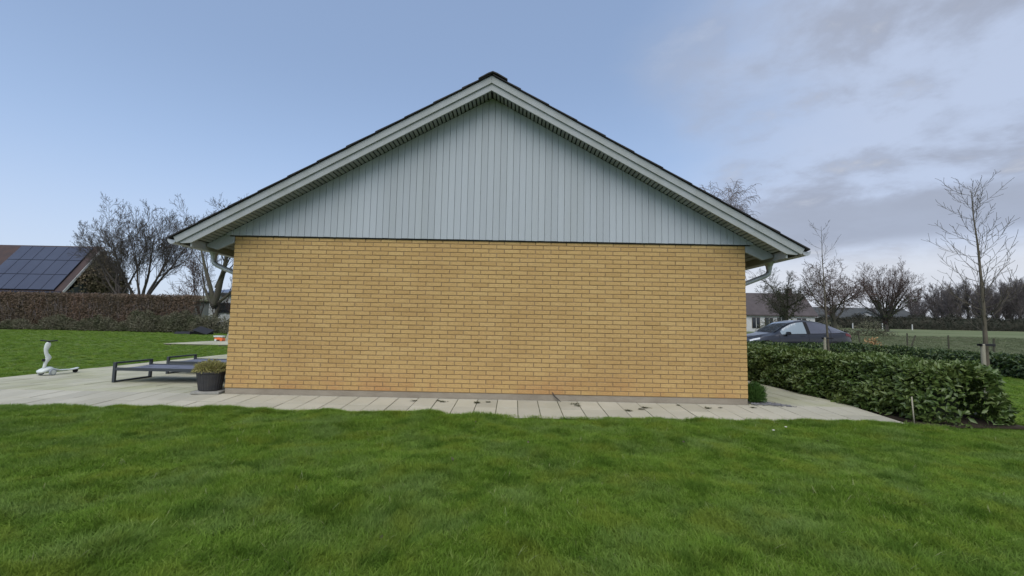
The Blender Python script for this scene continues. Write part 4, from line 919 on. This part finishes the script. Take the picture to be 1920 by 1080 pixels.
mb = MB(); mb.loft([[(-.3, -.3, 2.9), (8.3, -.3, 2.9), (8.3, -.3, 3.0), (-.3, -.3, 3.0)], [(-.3, 2.6, 3.65), (8.3, 2.6, 3.65), (8.3, 2.6, 3.75), (-.3, 2.6, 3.75)], [(-.3, 5.3, 2.9), (8.3, 5.3, 2.9), (8.3, 5.3, 3.0), (-.3, 5.3, 3.0)]]); obj('roof', mb, M['scrub'], lb_)

# ------------------------------------------------------------------ houses on the right
def far_house(name, label, loc, rz, Lx, Wy, eh, ah, wallm, roofm, wins, cat='house', ov=.3):
    t = thing(name, label, cat, loc, rz)
    mb = MB(); mb.box(0, Lx, 0, Wy, -.3, eh); mb.loft([[(x, 0, eh), (x, Wy, eh), (x, Wy/2, ah-.05)] for x in (0, Lx)]); obj('wall', mb, wallm, t)
    for y0, y1 in ((-ov, Wy/2), (Wy+ov, Wy/2)):
        k = (ah-eh)/(Wy/2)*ov; mb = MB(); mb.loft([[(-ov, y0, eh-k), (Lx+ov, y0, eh-k), (Lx+ov, y1, ah), (-ov, y1, ah)], [(-ov, y0, eh-k+.15), (Lx+ov, y0, eh-k+.15), (Lx+ov, y1, ah+.15), (-ov, y1, ah+.15)]]); obj('roof', mb, roofm, t)
    for (x, z, w_, h_) in wins:
        mb = MB(); mb.box(x-.06, x+w_+.06, -.05, -.005, z-.06, z+h_+.06); f = obj('window', mb, M['wood_dark'], t)
        mb = MB(); mb.box(x, x+w_, -.07, -.052, z, z+h_); obj('pane', mb, M['wglass'], f)
        mb = MB(); mb.box(x+w_/2-.03, x+w_/2+.03, -.085, -.072, z, z+h_); obj('glazing_bar', mb, M['whitewash'], f)
    return t
wh = far_house('white_house', 'white house with steep grey brown roof behind the dark tree', (30.2, 53.2, .5), R(-4), 9.6, 6.5, 2.75, 5.6, M['whitewash'], M['thatch'], [(1.7, .9, .9, 1.3), (3.35, .3, .9, 1.9), (4.9, .9, .9, 1.3), (7.4, .7, 1.0, 1.5)])
mb = MB(); mb.box(7.8, 8.4, 3.0, 3.6, 5.0, 6.4); obj('chimney', mb, M['tile_red'], wh)
far_house('farm_building', 'low dark roofed farm building beyond the field hedge, left of the round tree', (61.0, 85.5, 1.6), 0, 22, 9, 2.2, 4.5, M['board_dark'], M['slate'], [])
far_house('white_gabled_shed', 'small white gabled outbuilding beside the trunk of the round tree', (72.3, 82, 1.7), R(62), 6, 4.6, 2.0, 3.4, M['whitewash'], M['slate'], [], 'shed')
far_house('white_hut', 'tiny white hut low among the wood trees behind the staked tree', (90.5, 83, 1.8), R(8), 2.6, 2.2, 1.2, 1.9, M['whitewash'], M['slate'], [], 'hut', .15)
t = thing('sack', 'tawny bundle of dead leaves standing at the edge of the field, right of the car', 'plant', (19.6, 17.5, 0))
r = np.random.default_rng(8); n_ = 220; q = r.normal(size=(n_, 3))*np.array([.17, .12, .17])+np.array([0, 0, .42]); V, T = leaf_field(q, r.normal(size=q.shape)+np.array([0, 0, .6]), r.normal(size=q.shape), .14, .07); fast('foliage', V, T, M['tawny'], t)
mb = MB(); mb.tube([(0, 0, 0), (.01, 0, .5)], .015, 6); obj('stem', mb, M['bark_young'], t)
t.name = 'dead_plant'

# fence posts
def post(x, y, h, lean, lb, m_='wood_grey', r_=.045):
    t = MB(); t.tube([(0, 0, -.1), (lean*.5, 0, h*.5), (lean, 0, h)], [r_, r_, r_*.92], 8); o = obj('fence_post', t, M[m_], loc=(x, y, gz(x, y))); tag(o, lb, 'fence post', 'fence posts in the field')
post(27.6, 28.9, 1.1, -.14, 'mossy fence post just right of the car tail')
post(28.7, 25.9, 1.0, .02, 'upright fence post right of the tawny plant, beside a slanted one')
post(29.2, 26.2, .85, .38, 'slanted fence post leaning right in the field')
post(28.8, 22.9, .95, 0, 'upright fence post in the field, left of the staked tree')
post(23.3, 14.9, .95, .05, 'nearest field fence post, right of the staked tree trunk')
post(59.9, 73, 1.05, 0, 'pale far post at the field end behind the car tail', 'whitewash', .09)
post(65.1, 73, 1.1, 0, 'pale far post at the foot of the round tree', 'whitewash', .08)
post(70.3, 73, 1.0, 0, 'pale far post right of the round tree', 'whitewash', .08)

# ------------------------------------------------------------------ cars
def interp(tab, x): 
    xs_, ys_ = zip(*tab); return float(np.interp(x, xs_, ys_))
ZTOP = [(0, .56), (.04, .66), (.15, .75), (.45, .86), (.9, .97), (1.22, 1.04), (1.35, 1.10), (1.7, 1.31), (2.05, 1.49), (2.3, 1.565), (2.6, 1.60), (2.95, 1.595), (3.3, 1.545), (3.7, 1.44), (4.1, 1.29), (4.4, 1.18), (4.55, 1.15), (4.64, 1.08), (4.72, .85), (4.75, .7)]
ZBELT = [(0, .54), (.04, .62), (.15, .70), (.45, .79), (.9, .90), (1.35, .96), (2, .99), (3, 1.02), (3.8, 1.06), (4.2, 1.09), (4.5, 1.08), (4.64, 1.0), (4.75, .66)]
WB = [(0, .48), (.04, .62), (.15, .74), (.45, .86), (.9, .925), (1.5, .945), (3.2, .945), (3.8, .93), (4.3, .87), (4.6, .76), (4.72, .66), (4.75, .58)]
WT = [(0, .40), (.15, .60), (.9, .70), (1.35, .76), (1.7, .70), (2.05, .64), (2.6, .62), (3.3, .60), (3.8, .60), (4.3, .62), (4.6, .58), (4.75, .48)]
def sec(x):
    zt, zb, wb, wt = interp(ZTOP, x), interp(ZBELT, x), interp(WB, x), interp(WT, x)
    wt = min(wt, wb*.93); crown = .035 if 1.3 < x < 4.5 else .02
    pts = [(wb*.80, .20), (wb*.955, .26), (wb*.985, .45), (wb, .62*zb/.95), (wb*.985, zb*.90), (wb*.955, zb)]
    for f in (.25, .5, .75): pts.append((wb*.955+(wt-wb*.955)*(f**1.15), zb+(zt-crown*1.6-zb)*f))
    pts += [(wt, zt-crown*1.6), (wt*.9, zt-crown*.7), (wt*.6, zt-crown*.2), (0, zt)]
    return pts
def spt(x, t_):   # point on the loft, t_ index into the section
    a = sec(x); i = int(min(len(a)-2, math.floor(t_))); f = t_-i; return (a[i][0]+(a[i+1][0]-a[i][0])*f, a[i][1]+(a[i+1][1]-a[i][1])*f)
def car(label, loc, rz, paint, group=None):
    t = thing('parked_car', label, 'car', loc, rz, group)
    sx_ = sorted(set([0, .04, .15, .3, .45, .7, .9, 1.1, 1.22, 1.35, 1.5, 1.7, 1.9, 2.05, 2.3, 2.6, 2.95, 3.3, 3.5, 3.7, 3.9, 4.1, 4.3, 4.4, 4.55, 4.64, 4.72, 4.75])); rings = []
    for x in sx_:
        s_ = sec(x); rings.append([(x, -y, z) for y, z in s_]+[(x, y, z) for y, z in reversed(s_[:-1])])
    mb = MB(); mb.loft(rings); body = obj('body', mb, paint, t, smooth=True)
    md = body.modifiers.new('e', 'EDGE_SPLIT'); md.split_angle = R(38)
    def patch(name, m_, outline, parent=t, off=.006, both=True, n=10):
        """outline: function u in 0..1 -> (x, t_low, t_high)"""
        for s_ in ((-1, 1) if both else (-1,)):
            mb = MB(); rows = []
            for i in range(n+1):
                x, ta, tb_ = outline(i/n); row = []
                for j in range(6):
                    y, z = spt(x, ta+(tb_-ta)*j/5); row.append((x, s_*(y+off), z+off*.3))
                rows.append(row)
            mb.loft(rows, cap=False, closed=False); o = obj(name, mb, m_, parent); m2 = o.modifiers.new('t', 'SOLIDIFY'); m2.thickness = .004; m2.offset = 0
    # side windows: bounded by belt (t=5) and roof rail (t=9)
    def win(x0, x1):
        def f(u):
            x = x0+(x1-x0)*u; top = 8.75; zt, zb = interp(ZTOP, x), interp(ZBELT, x)
            return x, 5.12, top if zt-zb > .30 else 5.15+(top-5.15)*max(0, (zt-zb-.08)/.22)
        return f
    patch('side_window', M['door_glass'], win(1.52, 2.62)); patch('pillar', M['tyre'], win(2.59, 2.75), n=2, off=.009); patch('side_window', M['side_glass'], win(2.70, 3.62)); patch('side_window', M['side_glass'], win(3.66, 4.08))
    # windscreen and roof glass
    def top_patch(name, m_, x0, x1, ya, n=8, off=.005):
        mb = MB(); rows = []
        for i in range(n+1):
            x = x0+(x1-x0)*i/n; w_ = interp(WT, x)*ya; zt = interp(ZTOP, x); row = []
            for j in range(9):
                v = -1+2*j/8; row.append((x, w_*v, zt+off-.018*abs(v)**2.2))
            rows.append(row)
        mb.loft(rows, cap=False, closed=False); obj(name, mb, m_, t, smooth=True)
    top_patch('windscreen', M['glass'], 1.30, 2.12, .95); top_patch('roof_glass', M['glass'], 2.2, 3.3, .84); top_patch('rear_window', M['glass'], 3.45, 4.42, .86)
    # lower cladding, door gaps, handles
    patch('sill_cladding', M['black_plastic'], lambda u: (1.35+2.05*u, .3, 2.3), off=.008)
    for x0 in (1.42, 2.66, 3.60):
        patch('door_gap', M['black_plastic'], lambda u, x0=x0: (x0+.012*u, .8, 5.0), off=.003, n=1)
    patch('chrome_strip', M['black_plastic'], lambda u: (1.5+2.75*u, 4.95, 5.08), off=.008, n=14)
    for s_ in (-1, 1):
        for x in (2.40, 3.42):
            y, z = spt(x, 4.3); mb = MB(); mb.box(x-.11, x+.11, min(s_*y, s_*(y+.014)), max(s_*y, s_*(y+.014)), z-.015, z+.015); obj('door_handle', mb, paint, t, bevel=.004)
        y, z = spt(1.72, 5.3); mb = MB(); rings = [[(1.70+dx_*k, s_*(y+.02+.2*k2), z+.02+dz_) for dx_, dz_ in ((-.02, -.05), (.10, -.06), (.13, .02), (.09, .08), (.0, .06))] for k, k2 in ((.5, 0), (1, .4), (1, .85), (.6, 1))]
        mb.loft(rings); mi = obj('mirror', mb, M['black_plastic'] if paint is M['paint_car'] else paint, t, bevel=.01)
        mb = MB(); rings = []
        for x in (.10, .25, .45, .62):
            y, z = spt(x, 5.0); y2, z2 = spt(x, 4.2); rings.append([(x, s_*(y+.008), z+.004), (x, s_*(y2+.008), z2)])
        mb.loft(rings, cap=False, closed=False); obj('headlight', mb, M['lamp_clear'], t)
        mb = MB(); rings = []
        for x in (4.30, 4.45, 4.60, 4.70):
            y, z = spt(x, 4.9); y2, z2 = spt(x, 3.9); rings.append([(x, s_*(y+.008), z), (x+.005, s_*(y2+.008), z2)])
        mb.loft(rings, cap=False, closed=False); obj('tail_light', mb, M['lamp_red'], t)
        for xw in (.90, 3.79):
            yb = interp(WB, xw)
            mb = MB(); ar = [(xw+.40*math.cos(a), .34+.40*math.sin(a)) for a in np.linspace(-.2, math.pi+.2, 19)]; ai = [(xw+.34*math.cos(a), .34+.34*math.sin(a)) for a in np.linspace(math.pi+.2, -.2, 19)]
            mb.prism(ar+ai, min(s_*(yb-.06), s_*(yb+.012)), max(s_*(yb-.06), s_*(yb+.012))); obj('wheel_arch', mb, M['black_plastic'], t)
            mb = MB(); mb.prism([(xw+.36*math.cos(a), .34+.36*math.sin(a)) for a in np.linspace(0, 2*math.pi, 25)[:-1]], min(s_*(yb-.10), s_*(yb+.003)), max(s_*(yb-.10), s_*(yb+.003))); obj('wheel_well', mb, M['black_plastic'], t)
            mb = MB(); yc = s_*(yb-.09); prof = [(.22, .115), (.31, .11), (.34, .08), (.34, -.08), (.31, -.11)]
            mb.loft([[(xw+r_*math.cos(a), yc+s_*y_, .34+r_*math.sin(a)) for a in np.linspace(0, 2*math.pi, 33)[:-1]] for r_, y_ in prof]); wl_ = obj('wheel', mb, M['tyre'], t)
            mb = MB(); mb.prism([(xw+.245*math.cos(a), .34+.245*math.sin(a)) for a in np.linspace(0, 2*math.pi, 33)[:-1]], min(yc+s_*.10, yc+s_*.117), max(yc+s_*.10, yc+s_*.117)); obj('rim', mb, M['zinc'], wl_)
    mb = MB(); mb.loft([[(4.50, y, 1.145), (4.66, y, 1.13), (4.66, y, 1.15), (4.50, y, 1.17)] for y in (-.55, 0, .55)]); obj('spoiler', mb, M['black_plastic'] if paint is M['paint_car'] else paint, t, bevel=.006)
    return t
car('dark grey parked car with sloping roofline behind the laurel hedges', (10.05, 12.95, -.02), R(2), M['paint_car'])
t = thing('white_shed', 'small white shed with dark rounded roof beyond the field, right above the car tail', 'shed', (60.5, 82.5, 1.7))
mb = MB(); mb.prism([(-1.8, 0), (1.8, 0), (1.8, 1.75), (.9, 2.35), (-.9, 2.5), (-1.8, 2.2)], 0, 3); obj('wall', mb, M['whitewash'], t)
mb = MB(); mb.prism([(-1.95, 2.2), (-.95, 2.55), (.9, 2.40), (2.0, 1.7), (2.1, 1.95), (1.0, 2.62), (-.95, 2.75), (-2.0, 2.35)], -.3, 3.3); obj('roof', mb, M['slate'], t)

# ------------------------------------------------------------------ grass
def blade_mesh(seed, n, rad, h, w, spread):
    r = np.random.default_rng(seed); V = []; Fc = []
    for i in range(n):
        a = r.random()*6.283; q = rad*math.sqrt(r.random()); bx, by = math.cos(a)*q, math.sin(a)*q; ht = h*(.55+.6*r.random()); a2 = r.random()*6.283; ln = spread*(.2+r.random())
        lx, ly = math.cos(a2)*ln+.25*spread, math.sin(a2)*ln; px_, py_ = -math.sin(a2), math.cos(a2); ww = w*(.7+.6*r.random()); o = len(V)
        for k, (u, t_) in enumerate(((0, 1), (.45, .95), (.8, .6))):
            z = ht*(u-.18*ln/spread*u*u); x, y = bx+lx*ht*u*u, by+ly*ht*u*u; V += [(x-px_*ww*t_/2, y-py_*ww*t_/2, z), (x+px_*ww*t_/2, y+py_*ww*t_/2, z)]
        V.append((bx+lx*ht, by+ly*ht, ht*(1-.18*ln/spread*1.0)))
        Fc += [(o, o+1, o+3, o+2), (o+2, o+3, o+5, o+4), (o+4, o+5, o+6)]
    return V, Fc
def grass_mat():
    M_ = bpy.data.materials.new('grass_blade'); M_.use_nodes = True; t = M_.node_tree; n = t.nodes; l = t.links; b = n['Principled BSDF']
    oi = n.new('ShaderNodeObjectInfo'); g = n.new('ShaderNodeNewGeometry')
    ramp = n.new('ShaderNodeValToRGB'); l.new(oi.outputs['Random'], ramp.inputs[0]); e = ramp.color_ramp.elements
    e[0].color = (.125, .225, .024, 1); e[1].color = (.29, .37, .095, 1); e[1].position = 1
    for p, c in ((.4, (.155, .265, .032)), (.8, (.195, .31, .047)), (.95, (.235, .33, .068))): q = e.new(p); q.color = (*c, 1)
    def nz(s_, d=3):
        q = n.new('ShaderNodeTexNoise'); q.inputs['Scale'].default_value = s_; q.inputs['Detail'].default_value = d; l.new(g.outputs['Position'], q.inputs['Vector']); return q.outputs[0]
    def mr(x, a, c, d, e_):
        q = n.new('ShaderNodeMapRange'); l.new(x, q.inputs[0]); q.inputs[1].default_value = a; q.inputs[2].default_value = c; q.inputs[3].default_value = d; q.inputs[4].default_value = e_; return q.outputs[0]
    x1 = n.new('ShaderNodeMix'); x1.data_type = 'RGBA'; l.new(mr(nz(1.6), .46, .66, 0, .65), x1.inputs[0]); l.new(ramp.outputs[0], x1.inputs[6]); x1.inputs[7].default_value = (.20, .295, .085, 1)
    x2 = n.new('ShaderNodeMix'); x2.data_type = 'RGBA'; l.new(mr(nz(2.6), .50, .66, 0, .7), x2.inputs[0]); l.new(x1.outputs[2], x2.inputs[6]); x2.inputs[7].default_value = (.21, .28, .036, 1)
    x3 = n.new('ShaderNodeMix'); x3.data_type = 'RGBA'; l.new(mr(nz(3.6), .52, .68, 0, .75), x3.inputs[0]); l.new(x2.outputs[2], x3.inputs[6]); x3.inputs[7].default_value = (.08, .16, .018, 1)
    l.new(x3.outputs[2], b.inputs['Base Color']); b.inputs['Roughness'].default_value = .7; b.inputs['Specular IOR Level'].default_value = .12
    tr = n.new('ShaderNodeBsdfTranslucent'); l.new(x3.outputs[2], tr.inputs[0]); mx = n.new('ShaderNodeMixShader'); mx.inputs[0].default_value = .35; l.new(b.outputs[0], mx.inputs[1]); l.new(tr.outputs[0], mx.inputs[2]); l.new(mx.outputs[0], n['Material Output'].inputs[0])
    return M_
GM = grass_mat(); straw = mat('dry_straw_blade', (.28, .27, .13), .7, vary=(.2, .24, .1), vscale=8, vamt=.8)
tufts = bpy.data.collections.new('grass_tufts')
for i in range(8):
    V, Fc = blade_mesh(100+i, 56, .05, .072, .0034, [.5, .7, .9, 1.1, .6, .8, 1.0, 1.3][i]); me = bpy.data.meshes.new('tuft'); me.from_pydata(V, [], Fc); me.materials.append(GM)
    if i == 7:
        V, Fc = blade_mesh(100+i, 5, .03, .10, .003, .9); me = bpy.data.meshes.new('tuft'); me.from_pydata(V, [], Fc); me.materials.append(straw)
    o = bpy.data.objects.new('tuft_%d' % i, me); tufts.objects.link(o)
FM = mat('pasture_blade', (.14, .175, .085), .8, vary=(.19, .205, .12), vscale=.6, vamt=.7, transl=.25)
pale = bpy.data.collections.new('pale_tufts')
for i in range(4):
    V, Fc = blade_mesh(200+i, 30, .05, .07, .005, .9); me = bpy.data.meshes.new('tuft'); me.from_pydata(V, [], Fc); me.materials.append(FM)
    o = bpy.data.objects.new('pale_tuft_%d' % i, me); pale.objects.link(o)
def scatter(name, P, rot, scl, idx_, label, coll=None):
    me = bpy.data.meshes.new(name); me.vertices.add(len(P)); me.vertices.foreach_set('co', np.asarray(P, np.float32).ravel())
    a = me.attributes.new('rot', 'FLOAT_VECTOR', 'POINT'); a.data.foreach_set('vector', np.asarray(rot, np.float32).ravel())
    a = me.attributes.new('scl', 'FLOAT_VECTOR', 'POINT'); a.data.foreach_set('vector', np.asarray(scl, np.float32).ravel())
    a = me.attributes.new('idx', 'INT', 'POINT'); a.data.foreach_set('value', np.asarray(idx_, np.int32))
    o = link(name, me); o['kind'] = 'stuff'; o['label'] = label; o['category'] = 'grass'
    ng = bpy.data.node_groups.new(name, 'GeometryNodeTree'); ng.interface.new_socket('Geometry', in_out='INPUT', socket_type='NodeSocketGeometry'); ng.interface.new_socket('Geometry', in_out='OUTPUT', socket_type='NodeSocketGeometry')
    n = ng.nodes; l = ng.links; gi = n.new('NodeGroupInput'); go = n.new('NodeGroupOutput'); ip = n.new('GeometryNodeInstanceOnPoints'); ci = n.new('GeometryNodeCollectionInfo')
    ci.inputs['Collection'].default_value = coll or tufts; ci.inputs['Separate Children'].default_value = True; ci.inputs['Reset Children'].default_value = True
    m2p = n.new('GeometryNodeMeshToPoints'); l.new(gi.outputs[0], m2p.inputs[0]); l.new(m2p.outputs[0], ip.inputs['Points'])
    l.new(ci.outputs[0], ip.inputs['Instance']); ip.inputs['Pick Instance'].default_value = True
    for nm, ty, so in (('rot', 'FLOAT_VECTOR', 'Rotation'), ('scl', 'FLOAT_VECTOR', 'Scale'), ('idx', 'INT', 'Instance Index')):
        q = n.new('GeometryNodeInputNamedAttribute'); q.data_type = ty; q.inputs['Name'].default_value = nm
        if so == 'Rotation':
            e = n.new('FunctionNodeEulerToRotation'); l.new(q.outputs['Attribute'], e.inputs[0]); l.new(e.outputs[0], ip.inputs[so])
        else: l.new(q.outputs['Attribute'], ip.inputs[so])
    l.new(ip.outputs[0], go.inputs[0]); md = o.modifiers.new('scatter', 'NODES'); md.node_group = ng
    return o
def area_pts(n, x0, x1, y0, y1, keep):
    x = x0+(x1-x0)*rng.random(n); y = y0+(y1-y0)*rng.random(n); k = keep(x, y); return x[k], y[k]
def grass_set(name, x, y, base_s, label, wscale=1., flat=False, coll=None):
    z = lawn_z(x, y) if not flat else gza(x, y)
    hn = vnoise(x*3.1, y*3.1, 11); h2 = vnoise(x*.8+4, y*.8, 12); h3 = vnoise(x*6+1, y*6+2, 15); s_ = base_s*(.45+.60*hn+.35*h3**2)*(.8+.4*h2)
    lean_a = vnoise(x*.9, y*.9, 13)*12; lean = .05+.30*vnoise(x*1.7, y*1.7, 14)
    rz = rng.random(len(x))*6.283*.7+lean_a
    tilt = np.stack([rng.normal(size=len(x))*.18, lean+rng.normal(size=len(x))*.12, rz], 1)
    ix = rng.integers(0, 7, len(x)); ix = np.where(rng.random(len(x)) < .012, 7, ix)
    scatter(name, np.stack([x, y, z-.004], 1), tilt, np.stack([np.full(len(x), wscale), np.full(len(x), wscale), s_], 1), ix, label, coll)
cone = lambda x, y: np.abs(x-CAM.x) < (y-CAM.y)*1.22+.9
edge = lambda x, y: y < LAWN_EDGE-.02+.03*np.sin(x*2.1)+.02*np.sin(x*5.3)
xa, ya = area_pts(26000, -5, 5.8, -5.9, -4.0, cone)
xb, yb = area_pts(64000, -9, 9.5, -4.0, LAWN_EDGE+.03, lambda x, y: cone(x, y) & edge(x, y) & (x < 5.5+(y+1.1)*-.2+20*(y < -1.05)))
xc = -8+13.3*rng.random(7200); yc = LAWN_EDGE-.01-.12*rng.random(7200)+.03*np.sin(xc*2.1)+.02*np.sin(xc*5.3)
tall = vnoise(xc*1.1+2, xc*0+3, 17); k = (tall > .35) & (np.abs(xc-.2) < 6); xc, yc = xc[k], yc[k]
grass_set('lawn_grass', np.concatenate([xa, xb, xc]), np.concatenate([ya, yb, yc]), 1.0, 'long green lawn grass in front of the house')
xl, yl = area_pts(60000, -34, -8.86, -1.2, 25, lambda x, y: (x > -(y+7)*1.25) & ((x < -15) | (x > -7.9) | (y < 12.8) | (y > 17.5)) & (rng.random(len(x)) < np.clip(9/(y+7), .12, 1)))
grass_set('side_lawn_grass', xl, yl, .62, 'short green grass of the left side lawn', 1.5, True)
xr, yr = area_pts(60000, 6.6, 26, -1.6, 17, lambda x, y: (x < (y+7)*1.35+1) & (x > 7.05) & (rng.random(len(x)) < np.clip(9/(y+7), .15, 1)))
grass_set('right_lawn_grass', xr, yr, .62, 'short green grass beyond the laurel hedge', 1.5, True)
xf, yf = area_pts(26000, 14, 60, 15, 48, lambda x, y: (x < (y+7)*1.35) & (x > (y+7)*.62))
grass_set('field_grass', xf, yf, 1.9, 'rough pale pasture grass of the field', 3., True, pale)
# daisies
for x, y, lb in ((3.35, -1.72, 'white daisy in the lawn before the right end of the wall'), (3.62, -1.5, 'small white flower just right of the daisy')):
    t = thing('daisy', lb, 'flower', (x, y, float(lawn_z(np.array([x]), np.array([y]))[0]))); mb = MB(); mb.tube([(0, 0, 0), (0, 0, .075)], .0015, 5); obj('stem', mb, M['shrub'], t)
    mb = MB(); mb.lathe([(.0, .074), (.012, .076), (.014, .080), (.004, .083)], 12); obj('petals', mb, M['petal'], t)
    mb = MB(); mb.lathe([(.0, .0831), (.005, .0835), (.003, .086)], 10); obj('flower_centre', mb, mat('daisy_centre', (.6, .45, .05)), t)

# a few dead leaves and flat rosettes in the lawn
def litter(name, label, n, x0, x1, y0, y1, ln, w, m_, seed, up=.02):
    r = np.random.default_rng(seed); x = x0+(x1-x0)*r.random(n); y = y0+(y1-y0)*r.random(n); z = lawn_z(x, y)+up
    D = r.normal(size=(n, 3)); D[:, 2] *= .3; V, T = leaf_field(np.stack([x, y, z], 1), D, r.normal(size=(n, 3))*.4+np.array([0, 0, 1.]), ln*(.6+.8*r.random(n)), w)
    o = fast(name, V, T, m_, kind='stuff'); o['label'] = label; o['category'] = 'leaves'
litter('fallen_leaves', 'a few dead brown leaves lying in the front lawn', 28, -6.5, 6.5, -5.2, -1.1, .035, .02, M['bark_red'], 4, .045)
litter('hedge_litter', 'dead leaves on the soil under the laurel hedge', 260, 5.6, 7.3, -1.3, 3.5, .06, .03, M['tawny'], 5, .03)
